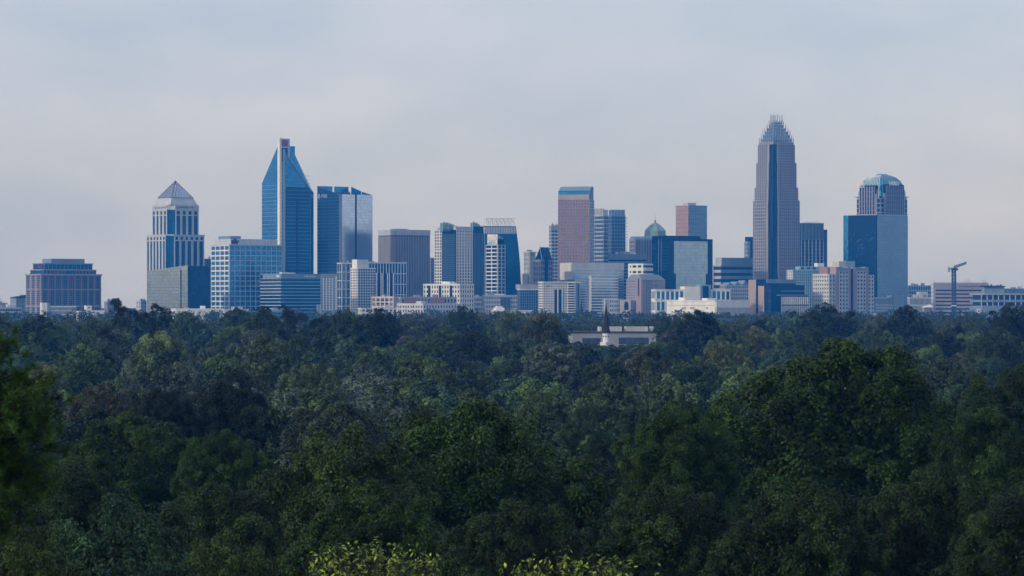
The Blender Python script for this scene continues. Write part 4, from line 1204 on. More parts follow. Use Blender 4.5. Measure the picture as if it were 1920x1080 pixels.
b.box('roof_box', 'teal_paint', b.U(1586, 8) + .02, b.U(1603, 8), 8, 20, zh_ - 2, Z(489))
b.box('rose_roof_storey', 'red_brown', b.U(1552, 10), b.U(1566, 10), 10, 26, zt, Z(500.5))
parapet(b, 'warm_white', zt, .9, .65, u1=b.U(1565))

# 51-53
b = Bld('grey_plant_block', 'low blank grey block with a diamond-patterned lower wall below the two-tone glass tower', 1636, 1640, 1694.5, 4200, 20)
Z = b.Z; zt = Z(559)
b.box('core', 'bluegrey', 0, b.U(1674), 0, b.B + 10, 0, zt)
b.box('tower_end', 'bluegrey', b.U(1674) + .01, b.A, -1.5, b.B + 10, 0, Z(554))
b.box('roof_edge', 'roof_white', -.3, b.U(1666), -.4, b.B, zt, zt + .7)
for i in range(9):
    for j in range(4):
        u = b.U(1643 + i * 3.6 + (j % 2) * 1.8); z = Z(572 + j * 5.4)
        b.poly('diamond_panel', 'pale_grey', [(u, -.06, z - 1.3), (u + 1.3, -.06, z), (u, -.06, z + 1.3), (u - 1.3, -.06, z)], [(0, 1, 2, 3)])
rooftop_units(b, 'pale_grey', zt + .7, [(b.U(1668), 3, 5, 3)])
b, zt = simple('rear_grey_block', 'grey block with a double row of roof windows left of the pink banded block', 1700, 1704, 1748, 535, 4700, 15, 'g_mid', 'bluegrey', 2, 10, 8, .3, .4)
b, zt = simple('colonnade_block', 'low pale block of close upright fins before the grey block with roof windows', 1702, 1706, 1747, 557, 4350, 12, 'g_slate', 'pale_grey', 2, 18, 3, .4, .25)
b.box('roof_storey', 'pale_grey', b.U(1725), b.U(1742), 4, 14, zt + 1.2, b.Z(547))
b = Bld('white_canopy', 'white tent-like canopy at the foot of the pink banded block', 1728, 1732, 1748, 4080, 20, cat='canopy')
zt = b.Z(576.5)
b.box('base_wall', 'rose', 1, b.A, 1, b.B, 0, zt)
b.poly('canopy_roof', 'roof_white', [(-1.5, -1, zt), (b.A + 1, -1, zt), (b.A + 1, b.B + 1, zt), (-1.5, b.B + 1, zt), (b.A, b.B / 2, b.Z(571)), (b.A * .8, b.B / 2, b.Z(571))], [(0, 1, 4, 5), (1, 2, 4), (2, 3, 5, 4), (3, 0, 5), (3, 2, 1, 0)])

# 54 --- pink banded block
b = Bld('pink_banded_block', 'broad pinkish office block with thin dark window bands behind the crane', 1746.4, 1750.5, 1852, 4250, 12)
Z = b.Z; zt = Z(529.8)
plain(b, 'g_win', zt)
b.grid('R', 0, 0, b.A, 0, Z(541), 0, 9, 0, .62, 'rose', 'rose', .5, .6)
b.grid('L', 0, 0, b.B, 0, zt, 2, 10, .5, .5, 'warm_white', 'warm_white', .5)
b.box('blank_crown', 'rose', -.3, b.A + .4, -.7, b.B, Z(541), zt)
b.box('edge_pier', 'rose', -.2, 2.4, -.9, -.62, 0, Z(541))
b.box('edge_pier', 'rose', b.A - 2.4, b.A + .3, -.9, -.62, 0, Z(541))
b.strokes('dark_sign', 'R', b.U(1798), b.U(1845), -.72, Z(538), 2.0, 16, seed=12)
an = Bars()
for i, px in enumerate((1754, 1811, 1815, 1818, 1822, 1845, 1849)): an.bar((b.U(px), 4, zt), (b.U(px), 4, zt + 2.5 + (i * 5 % 4)), .15)
an.build('antenna', 'dark_grey', b.root)

# 56 --- car park with open decks
b = Bld('car_park', 'grey multi-storey car park with open decks and a rounded corner', 1828, 1834, 1930, 4050, 10)
Z = b.Z
b.box('core', 'slate', 3, b.A, 3, 30, 0, Z(553))
cr_ = b.U(1834 + 14)
def deck(nm, mat, z0, z1, o):
    ringp = [(cr_ - (cr_ + o) * math.cos(math.pi / 2 * i / 8), cr_ - (cr_ + o) * math.sin(math.pi / 2 * i / 8)) for i in range(9)]
    ringp = ringp + [(b.A, -o), (b.A, 31), (-o, 31)]
    b.prism(nm, mat, ringp, z0, z1)
deck('deck', 'grey', Z(553), Z(550), 1.0)
deck('parapet_band', 'bluegrey', Z(566.5), Z(562), .6)
deck('parapet_band', 'bluegrey', Z(592), Z(573), .7)
for i in range(9):
    u = cr_ * .4 + i * (b.A - cr_ * .4) / 8.5
    b.box('column', 'pale_grey', u, u + 1.0, -.3, .7, 0, Z(553))
b.box('white_notice_board', 'roof_white', -2, 2.5, -1.6, -1.2, Z(587), Z(579.5))
b.box('notice_print', 'dark_sign', -.6, 1.2, -1.7, -1.604, Z(585), Z(581.5))
b.box('roof_structure', 'bluegrey', b.U(1852), b.U(1890), 14, 24, Z(550), Z(538))
b.box('roof_canopy', 'slate', b.U(1850), b.U(1891), 12, 25, Z(538), Z(536))
for i in range(6): b.box('roof_plant', 'dark_grey', b.U(1853 + i * 6), b.U(1856 + i * 6), 15, 18, Z(536), Z(535 - i % 3))
b.box('street_face', 'pale_grey', b.U(1847), b.A, -1.1, -.72, 0, Z(592))

# crane
b = Bld('tower_crane', 'blue lattice tower crane with a short raised jib before the pink banded block', 1785.5, 1786, 1792.3, 4090, 4, cat='crane')
Z = b.Z
w_ = b.U(1792.3)
ms = Bars()
zt = Z(507)
for u in (0, w_):
    for v in (0, w_): ms.bar((u, v, 0), (u, v, zt), .36)
nseg = 16
for i in range(nseg):
    z0, z1 = zt * i / nseg, zt * (i + 1) / nseg
    for a_, c_ in (((0, 0), (w_, 0)), ((0, w_), (w_, w_)), ((0, 0), (0, w_)), ((w_, 0), (w_, w_))):
        ms.bar((*a_, z0), (*c_, z1), .22); ms.bar((*c_, z0), (*a_, z1), .22); ms.bar((*a_, z1), (*c_, z1), .2)
ms.build('mast', 'crane_blue', b.root)
b.box('mast_collar', 'roof_white', -.6, w_ + .6, -.6, w_ + .6, Z(574), Z(572.2))
b.box('slewing_unit', 'crane_blue', -1, w_ + 1, -1, w_ + 1, zt, Z(502.5))
b.box('operator_cab', 'crane_blue', w_ + .2, w_ + 2.2, -2.8, -1.02, zt, zt + 2.6)
jb = Bars()
p0, p1 = Vector((w_ / 2, w_ / 2, Z(503))), Vector((b.U(1812), w_ / 2, Z(494.5)))
up = Vector((-.35, 0, 1.6)); sd = Vector((0, 1.0, 0))
for o_ in (sd, -sd, up * 1.5): jb.bar(p0 + o_, p1 + o_ * .7, .32)
for i in range(9):
    q0, q1 = p0.lerp(p1, i / 9), p0.lerp(p1, (i + 1) / 9)
    jb.bar(q0 + sd, q1 + up * 1.5, .2); jb.bar(q0 - sd, q1 + up * 1.5, .2); jb.bar(q0 + up * 1.5, q1 + sd, .2)
jb.bar(p1, p1 + Vector((-.3, 0, 2.6)), .35)
jb.build('jib', 'crane_blue', b.root)
cj = Bars(); cj.bar((w_ / 2, w_ / 2 - 1, Z(502.6)), (b.U(1777.8), w_ / 2 - 1, Z(502)), .45); cj.bar((w_ / 2, w_ / 2 + 1, Z(502.6)), (b.U(1777.8), w_ / 2 + 1, Z(502)), .45)
cj.box(b.U(1778), b.U(1782), w_ / 2 - 1.2, w_ / 2 + 1.2, Z(510), Z(503))
cj.bar((b.U(1779), w_ / 2, Z(503)), (b.U(1779), w_ / 2, Z(499)), .3)
cj.build('counter_jib', 'steel', b.root)

# --- low band of buildings filling the foot of the skyline
lows = [
 ('low_shop_row', 'row of low white roofs at the foot of the olive glass block', 322, 330, 418, 578.5, 4050, 10, 'pale_grey', 'white', 2, 9, 2, .5, .5),
 ('low_cream_store', 'low cream store roof below the white-gridded office block', 418, 422, 466, 579.5, 3980, 10, 'g_win', 'cream', 2, 8, 2, .6, .6),
 ('low_glass_shop', 'low blue shop front at the foot of the wide banded glass block', 500, 506, 560, 582, 4000, 14, 'g_blue', 'bluegrey', 2, 8, 2, .3, .3),
 ('low_parking', 'low pale parking structure in front of the rose-striped apartments', 1600, 1606, 1660, 590, 4020, 14, 'g_win', 'pale_grey', 2, 8, 2, .2, .5),
 ('far_grey_block', 'far grey block at the right end of the skyline beyond the car park', 1880, 1890, 1930, 541, 4900, 20, 'g_slate', 'bluegrey', 2, 6, 6, .3, .4),
 ('low_school', 'low beige block beneath the broad white-framed apartment wing', 672, 678, 744, 577, 4090, 14, 'g_win', 'warm_white', 2, 9, 3, .5, .5),
]
for a_ in lows: simple(*a_)

# --- nearer buildings standing in the wood
b = Bld('flat_roofed_building', 'flat-roofed grey building with a long window strip rising from the wood behind the steeple', 1066, 1074, 1236, 1750, 10)
Z = b.Z; zt = Z(621)
plain(b, 'grey', zt - .5)
ws = [b.box('window_strip', 'g_slate', b.U(1092), b.U(1126), -.12, -.004, Z(645), Z(634)), b.box('window_strip', 'g_slate', b.U(1160), b.U(1216), -.12, -.004, Z(645), Z(633))]
for px in (1096, 1101, 1106, 1111, 1116, 1121, 1163, 1168, 1173, 1178, 1183, 1188, 1193, 1198, 1203, 1208, 1213):
    b.box('mullion', 'dark_grey', b.U(px) - .06, b.U(px) + .06, -.2, -.122, Z(645), Z(633.5), ws[0 if px < 1140 else 1])
b.box('wall_joint', 'grey', b.U(1148), b.U(1149), -.06, -.004, 0, zt - .5)
b.box('roof_edge', 'dark_grey', -2.2, b.A + .5, -.9, b.B + .5, zt - .5, zt - .1)
for x0, x1 in ((1124, 1128), (1144, 1166), (1174, 1215), (1221, 1233)):
    rs = b.box('rooftop_screen', 'cream', b.U(x0, 3), b.U(x1, 3), 3, 8, zt - .1, Z(612.5))
    for k_ in range(int((x1 - x0) / 6)): b.box('louvre', 'pale_grey', b.U(x0 + 2 + k_ * 6, 3), b.U(x0 + 3.2 + k_ * 6, 3), 2.9, 2.997, zt + .1, Z(613.2), rs)
b = Bld('church_steeple', 'white church belfry with a tall dark slate spire rising from the wood', 1126.6, 1135.5, 1146, 1500, 42, cat='steeple')
Z = b.Z
cu, cv = b.A / 2, b.B / 2
hw = min(b.A, b.B) / 2 * 1.2
def octa(r, z): return [(cu + r * math.cos(math.pi / 8 + q * math.pi / 4), cv + r * math.sin(math.pi / 8 + q * math.pi / 4), z) for q in range(8)]
def lathe8(nm, mat, prof):
    vv, ff = [], []
    for r, z in prof: vv += octa(r, z)
    for i in range(len(prof) - 1):
        for q in range(8): ff.append((8 * i + q, 8 * i + (q + 1) % 8, 8 * i + 8 + (q + 1) % 8, 8 * i + 8 + q))
    ff.append(tuple(8 * (len(prof) - 1) + q for q in range(8)))
    return b.poly(nm, mat, vv, ff)
b.box('tower_base', 'roof_white', cu - hw, cu + hw, cv - hw, cv + hw, 0, Z(643))
b.box('tower_cornice', 'roof_white', cu - hw - .2, cu + hw + .2, cv - hw - .2, cv + hw + .2, Z(643), Z(641.5))
r8 = hw * .86
blf = lathe8('belfry', 'roof_white', [(r8, Z(641.5)), (r8, Z(626)), (r8 * 1.12, Z(625.5)), (r8 * 1.12, Z(624.5))])
for q in range(8):
    a_ = q * math.pi / 4
    cx_, cy_ = cu + r8 * .935 * math.cos(a_), cv + r8 * .935 * math.sin(a_)
    tx, ty = -math.sin(a_), math.cos(a_)
    ring_ = [(cx_ + tx * .35 * math.cos(t) , cy_ + ty * .35 * math.cos(t), Z(630.8) + .35 * math.sin(t)) for t in [i * math.pi / 6 for i in range(12)]]
    b.poly('louvre_opening', 'slate', ring_, [tuple(range(12))], blf)
spr = lathe8('spire', 'slate', [(r8 * 1.3, Z(624.5)), (r8 * 1.06, Z(614)), (r8 * .66, Z(596)), (.08, Z(569))])
fb = Bars(); fb.bar((cu, cv, Z(570)), (cu, cv, Z(563)), .05); fb.bar((cu - .3, cv, Z(565)), (cu + .3, cv, Z(565)), .05); b.under(fb.build('cross_finial', 'slate', b.root), spr)
# ------------------------------------------------------------------ trees
def tube_mesh(chains, sides=6):
    """tapered limbs: each chain a list of (point, radius)"""
    V, Fq = [], []
    for ch in chains:
        k = len(V)
        for i, (p, r) in enumerate(ch):
            p = np.asarray(p, float)
            q = np.asarray(ch[min(i + 1, len(ch) - 1)][0], float) - np.asarray(ch[max(i - 1, 0)][0], float)
            q /= max(1e-6, np.linalg.norm(q))
            a = np.cross(q, (1, 0, 0) if abs(q[0]) < .8 else (0, 1, 0)); a /= np.linalg.norm(a)
            c = np.cross(q, a)
            for t in range(sides):
                w = 2 * math.pi * t / sides
                V.append(p + r * (math.cos(w) * a + math.sin(w) * c))
        for i in range(len(ch) - 1):
            for t in range(sides):
                Fq.append((k + i * sides + t, k + i * sides + (t + 1) % sides, k + (i + 1) * sides + (t + 1) % sides, k + (i + 1) * sides + t))
    return V, Fq

def leaf_quads(C, N, size, r, aspect=.55, droop=0.0):
    """one folded leaf blade per centre: C centres, N normals, size lengths"""
    n = len(C)
    N = N / np.maximum(1e-6, np.linalg.norm(N, axis=1, keepdims=True))
    T = r.normal(size=(n, 3)); T[:, 2] -= droop
    T -= N * np.sum(T * N, 1, keepdims=True)
    T /= np.maximum(1e-6, np.linalg.norm(T, axis=1, keepdims=True))
    Bn = np.cross(N, T)
    s = size[:, None]
    tip, base = C + T * s * .5 - N * s * .08, C - T * s * .5 - N * s * .04
    l_, r_ = C + Bn * s * aspect * .5 + T * s * .04, C - Bn * s * aspect * .5 + T * s * .04
    return np.stack([base, r_, tip, l_], 1).reshape(-1, 3)

def quads_to_mesh(name, V, var, mat):
    nq = len(V) // 4
    me = bpy.data.meshes.new(name)
    me.vertices.add(nq * 4); me.loops.add(nq * 4); me.polygons.add(nq)
    me.vertices.foreach_set('co', V.astype(np.float32).ravel())
    me.loops.foreach_set('vertex_index', np.arange(nq * 4, dtype=np.int32))
    me.polygons.foreach_set('loop_start', np.arange(0, nq * 4, 4, dtype=np.int32))
    me.update(calc_edges=True)
    at = me.attributes.new('var', 'FLOAT', 'FACE')
    at.data.foreach_set('value', var.astype(np.float32))
    me.materials.append(MATS[mat])
    return me

def crown_points(r, W, H, base, nl, nc, nlv, shape='round', lobe=.22, tall=1.15, fill=.25, rag=.08):
    """leaf centres, normals and clump tone for a crown made of lobes > clumps > leaves; also the lobe centres for the limbs"""
    lobes = []
    tries = 0
    if shape == 'dome':
        cz = base + (H - base) * .48
        gold = math.pi * (3 - math.sqrt(5))
        ph = r.random() * 6.28
        lr0 = W * lobe
        wob = r.normal(size=(3, 3))
        for i in range(nl):
            sz = 1 - (i + .5) / nl * 1.72                     # from the top down to well below the middle
            a = ph + i * gold + r.normal() * .22
            sz = float(np.clip(sz + r.normal() * .05, -.9, 1))
            q = math.sqrt(1 - sz * sz)
            dv = np.array([q * math.cos(a), q * math.sin(a), sz])
            bump = 1 + .10 * math.sin(3 * a + wob[0, 0] * 3) * q + .09 * math.sin(5 * sz + wob[0, 1] * 3 + 2 * a) + r.normal() * rag + (.12 if r.random() < .12 and sz > .1 else 0)
            lr = lr0 * (.7 + .6 * r.random())
            up = (H - cz - lr * tall) if sz > 0 else (cz - base - lr)
            side = (1 - .25 * max(0, -sz)) * (W / 2 - lr * .8)
            lobes.append((np.array([dv[0] * side * bump, dv[1] * side * bump, cz + dv[2] * up * (.93 + .07 * bump)]), lr))
        tries = 9999
    while len(lobes) < nl and tries < 4000:
        tries += 1
        t = r.random()
        if shape == 'round': rad = math.sqrt(max(0, 1 - (2 * (t - .42) / 1.2) ** 2)) if t > .42 else .72 + .28 * t / .42
        elif shape == 'tall': rad = (1 - t) ** .55 * .95 + .05 if t > .3 else .75 + .6 * t
        elif shape == 'flat': rad = .55 + .45 * min(1, t * 2) if t < .75 else math.sqrt(max(0.04, 1 - ((t - .75) / .3) ** 2))
        else: rad = (1 - t) ** .8
        q = math.sqrt(r.random()) * rad
        a = r.random() * 2 * math.pi
        lr = W * lobe * (.75 + .5 * r.random())
        p = np.array([math.cos(a) * q * (W / 2 - lr * .75), math.sin(a) * q * (W / 2 - lr * .75), base + (H - base - lr * tall) * t + lr * .3])
        if all(np.linalg.norm(p - l[0]) > (lr + l[1]) * .42 for l in lobes) or tries > 2500:
            lobes.append((p, lr))
    # make sure something reaches the top
    k = int(np.argmax([l[0][2] + l[1] * tall for l in lobes]))
    p, lr = lobes[k]; lobes[k] = (np.array([p[0] * .6, p[1] * .6, H - lr * tall]), lr)
    C, N, T = [], [], []
    mid = np.array([0, 0, base + (H - base) * .45])
    for p, lr in lobes:
        out = p - mid; out = out / max(1e-6, np.linalg.norm(out))
        tone_l = r.normal() * .19
        d = r.normal(size=(nc, 3)) + out * .55 + np.array([0, 0, .45]); d /= np.linalg.norm(d, axis=1, keepdims=True)
        cr = lr * (.30 + .22 * r.random(nc))
        cc = p + d * (lr - cr * .5)[:, None] * np.array([1, 1, tall])
        for i in range(nc):
            m = max(6, int(nlv * (.6 + .8 * r.random())))
            e = r.normal(size=(m, 3)) + d[i] * .5 + np.array([0, 0, .35]); e /= np.linalg.norm(e, axis=1, keepdims=True)
            rr = cr[i] * (1 - fill * r.random(m) ** 1.5 + .18 * r.normal(size=m) * .6)
            C.append(cc[i] + e * rr[:, None] * np.array([1, 1, .9]))
            N.append(e * .75 + np.array([0, 0, .6]) + r.normal(size=(m, 3)) * .42)
            T.append(np.clip(.45 + tone_l + r.normal() * .10 + r.normal(size=m) * .17, 0, 1))
    return np.concatenate(C), np.concatenate(N), np.concatenate(T), lobes

def make_template(seed, W, H, base, nl, nc, nlv, leaf, shape='round', mat='leaf', lobe=.22, tall=1.15, aspect=.6, droop=0, fill=.25, trunk_r=.35, rag=.08):
    r = np.random.default_rng(seed)
    C, N, T, lobes = crown_points(r, W, H, base, nl, nc, nlv, shape, lobe, tall, fill, rag)
    size = leaf * (.65 + .7 * r.random(len(C)))
    if shape == 'dome':                                       # inner foliage, toned darker: crown shade put into the leaf colour
        m = int(len(C) * .13)
        e = r.normal(size=(m, 3)); e /= np.linalg.norm(e, axis=1, keepdims=True)
        cz = base + (H - base) * .48
        ax = np.stack([np.full(m, W / 2), np.full(m, W / 2), np.where(e[:, 2] > 0, H - cz, cz - base)], 1)
        C = np.concatenate([C, np.array([0, 0, cz]) + e * ax * (.5 + .28 * r.random((m, 1)))])
        N = np.concatenate([N, e + r.normal(size=(m, 3)) * .5]); T = np.concatenate([T, np.clip(.35 + .15 * r.normal(size=m), 0, .8)])
        size = np.concatenate([size, leaf * 1.6 * (.7 + .6 * r.random(m))])
    crown = quads_to_mesh('crown', leaf_quads(C, N, size, r, aspect, droop), T, mat)
    chains = [[((0, 0, -16), trunk_r * 1.5), ((0, 0, -2), trunk_r * 1.15), ((0, 0, .8), trunk_r), ((r.normal() * .2, r.normal() * .2, H * .35), trunk_r * .72), ((r.normal() * .35, r.normal() * .35, H * .62), trunk_r * .42), ((r.normal() * .3, r.normal() * .3, H * .86), trunk_r * .1)]]
    for p, lr in lobes[::max(1, len(lobes) // 16)]:
        z0 = min(H * .6, max(base * .7, p[2] * .55)) * (.8 + .3 * r.random())
        a = np.array([0, 0, z0]); m_ = a * .45 + p * .55 + np.array([0, 0, -.05 * H * r.random()])
        chains.append([(a, trunk_r * .42), (m_, trunk_r * .26), (p, trunk_r * .13)])
        for _ in range(3):
            e = r.normal(size=3); e[2] = abs(e[2]); e /= np.linalg.norm(e)
            chains.append([(m_ * .4 + p * .6, trunk_r * .16), (p + e * lr * .85, trunk_r * .04)])
    V, Fq = tube_mesh(chains, 6)
    tm = bpy.data.meshes.new('trunk'); tm.from_pydata(V, [], Fq); tm.materials.append(MATS['bark'])
    tm.polygons.foreach_set('use_smooth', [True] * len(tm.polygons))
    return dict(crown=crown, trunk=tm, W=W, H=H)

def plant(tp, name, label, x, y, height, width, color, rot, cat='tree', group=None, z=None):
    e = link(name, None)
    g = gz(x, y) if z is None else z
    e.location = (x, y, g); e.rotation_euler = (0, 0, rot)
    tag(e, label, cat, group)
    k = width / tp['W']
    kz = min(max(height / tp['H'], k * .88), k * 1.12)
    t = link('trunk', tp['trunk'], e)
    c = link('crown', tp['crown'], e)
    for q in (t, c):
        q.location = (0, 0, height - tp['H'] * kz); q.scale = (k, k, kz)
    c.color = (*color, 1.0)
    return e

TONES = {
    'dark green':   (0.025, 0.048, 0.011), 'blackish green': (0.012, 0.022, 0.008), 'mid green': (0.038, 0.078, 0.011),
    'fresh green':  (0.058, 0.102, 0.020), 'yellow-green': (0.120, 0.145, 0.028), 'olive': (0.070, 0.085, 0.020),
    'grey-green':   (0.050, 0.074, 0.048), 'rust-tinged': (0.080, 0.084, 0.034), 'purplish brown': (0.060, 0.050, 0.046),
    'blue-green':   (0.026, 0.064, 0.030),
}

# templates: six for the wood, three finer ones for the near trees
WOOD = [
    make_template(11, 15, 20, 3.0, 46, 6, 70, .46, 'dome', lobe=.14),
    make_template(12, 17, 18, 3.0, 52, 6, 66, .46, 'dome', lobe=.12, tall=1.0),
    make_template(13, 13, 21, 3.0, 44, 6, 70, .44, 'dome', lobe=.15, tall=1.3),
    make_template(14, 15, 20, 3.0, 36, 7, 78, .48, 'dome', lobe=.17),
    make_template(15, 15, 19, 3.0, 56, 5, 66, .44, 'dome', lobe=.115, tall=1.2, rag=.15),
    make_template(16, 14, 20, 3.0, 16, 12, 90, .48, 'flat', lobe=.19, tall=1.1),
]
RAGGED = [make_template(41, 16, 20, 3.0, 40, 7, 60, .46, 'dome', lobe=.12, tall=1.1, rag=.2),
          make_template(42, 17, 19, 3.0, 44, 7, 58, .46, 'dome', lobe=.11, tall=1.0, rag=.22)]
AIRY = make_template(17, 15, 24, 10, 15, 10, 60, .46, 'flat', lobe=.14, tall=1.0, trunk_r=.3)
PINE = make_template(18, 13, 21, 8, 18, 14, 100, .36, 'flat', 'needles', lobe=.15, tall=.75, aspect=.35)
NEAR = [
    make_template(21, 18, 26, 1.5, 92, 7, 290, .24, 'dome', lobe=.11, tall=1.4, trunk_r=.42, rag=.14),
    make_template(22, 18, 24, 1.5, 84, 7, 290, .24, 'dome', lobe=.115, tall=1.35, trunk_r=.42, rag=.14),
    make_template(23, 17, 22, 1.5, 70, 7, 300, .24, 'dome', lobe=.12, tall=1.3, trunk_r=.4, rag=.14),
]
BIGLEAF = make_template(31, 11, 18, 2.0, 60, 7, 75, .25, 'dome', lobe=.12, tall=1.2, aspect=.45, droop=1.2, trunk_r=.3)

def fg(tp, name, label, px, ytop, wpx, d, tone, rot, mul=1.0, cat='tree', group=None):
    x = WX(px, d)
    z = gz(x, d)
    mul = mul * float(.86 + 1.0 * sstep(290, 640, d))  # leaves lighter with distance, haze contrast painted into their colour
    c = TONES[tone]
    m_ = sum(c) / 3 * .95                                     # leaf tone greyed with distance: haze put into the colour
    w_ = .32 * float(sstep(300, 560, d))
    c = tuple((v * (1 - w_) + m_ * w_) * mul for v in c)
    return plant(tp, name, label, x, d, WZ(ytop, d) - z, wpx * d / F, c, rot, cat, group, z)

# --- near trees, one by one
fg(NEAR[0], 'maple_tree', 'huge dark many-lobed tree rising highest in front of the right half of the wood', 1575, 634, 490, 262, 'mid green', .4, .95)
fg(NEAR[1], 'maple_tree', 'broad dark many-lobed tree in the middle front, its crown top left of the pines', 890, 748, 470, 225, 'mid green', 1.9, .95)
fg(NEAR[2], 'maple_tree', 'yellowish green tree on the left flank of the broad middle front tree', 640, 800, 370, 214, 'fresh green', 2.5, .8)
fg(NEAR[2], 'maple_tree', 'rounded dark tree between the middle pines and the huge right-hand tree', 1272, 754, 230, 242, 'mid green', 4.1, 1.0)
fg(NEAR[0], 'maple_tree', 'dark tree with several upright tops below the rust-tinged round tree', 240, 772, 310, 285, 'mid green', 3.2, 1.0)
fg(NEAR[2], 'maple_tree', 'dark green tree right beside the many-topped left tree, before the grey-green oak', 418, 806, 180, 278, 'mid green', .9, 1.0)
fg(NEAR[1], 'oak_tree', 'blackish oak with three dark humps behind the many-topped left tree', 415, 716, 230, 430, 'blackish green', .2, 1.0)
fg(NEAR[2], 'oak_tree', 'small blackish oak left of the three-humped dark oak', 300, 728, 110, 425, 'blackish green', 5.2, 1.1)
fg(NEAR[1], 'oak_tree', 'silvery grey-green oak behind the left flank of the broad middle tree', 640, 752, 300, 345, 'grey-green', 2.2, .95)
fg(NEAR[2], 'maple_tree', 'dark tree with a rounded shoulder at the right edge of the picture', 1900, 686, 240, 325, 'dark green', 1.2, 1.2)
fg(NEAR[0], 'maple_tree', 'mid green tree filling the right edge below the dark-shouldered tree', 1850, 762, 260, 250, 'mid green', 5.1, .95)
fg(NEAR[2], 'maple_tree', 'dark leafy tree low at the bottom, under the huge right-hand tree', 1500, 902, 330, 172, 'dark green', 2.9, 1.15)
fg(NEAR[0], 'maple_tree', 'dark leafy tree at the bottom, right of the one under the huge tree', 1730, 880, 330, 180, 'dark green', .7, 1.15)
fg(NEAR[1], 'maple_tree', 'dark leafy tree in the bottom right corner', 1925, 905, 300, 168, 'dark green', 4.4, 1.1)
fg(NEAR[1], 'maple_tree', 'dark leafy tree at the bottom below the rounded dark tree', 1240, 905, 330, 178, 'dark green', 5.5, 1.15)
fg(NEAR[0], 'maple_tree', 'very dark tree at the bottom centre below the broad middle front tree', 960, 935, 330, 168, 'dark green', 1.1, 1.0)
fg(NEAR[2], 'maple_tree', 'dark green tree low in front of the yellowish green tree', 700, 905, 330, 182, 'mid green', 3.6, .85)
fg(NEAR[1], 'maple_tree', 'dark tree in the hollow below the many-topped left tree', 400, 905, 300, 200, 'dark green', .1, 1.2)
fg(NEAR[2], 'maple_tree', 'dim tree in the shade between the near pine and the many-topped left tree', 130, 860, 260, 215, 'dark green', 2.4, 1.2)
fg(BIGLEAF, 'sweetgum_tree', 'large-leaved glossy green tree at the bottom left', 215, 930, 330, 112, 'blue-green', .6, 1.15)
fg(BIGLEAF, 'sweetgum_tree', 'pale green leafy tree in the bottom left corner', 40, 980, 240, 104, 'fresh green', 2.2, .75)
fg(BIGLEAF, 'sweetgum_tree', 'light green leafy tree at the bottom between large-leaved tree and yellowish tree', 420, 995, 230, 122, 'fresh green', 3.9, .8)
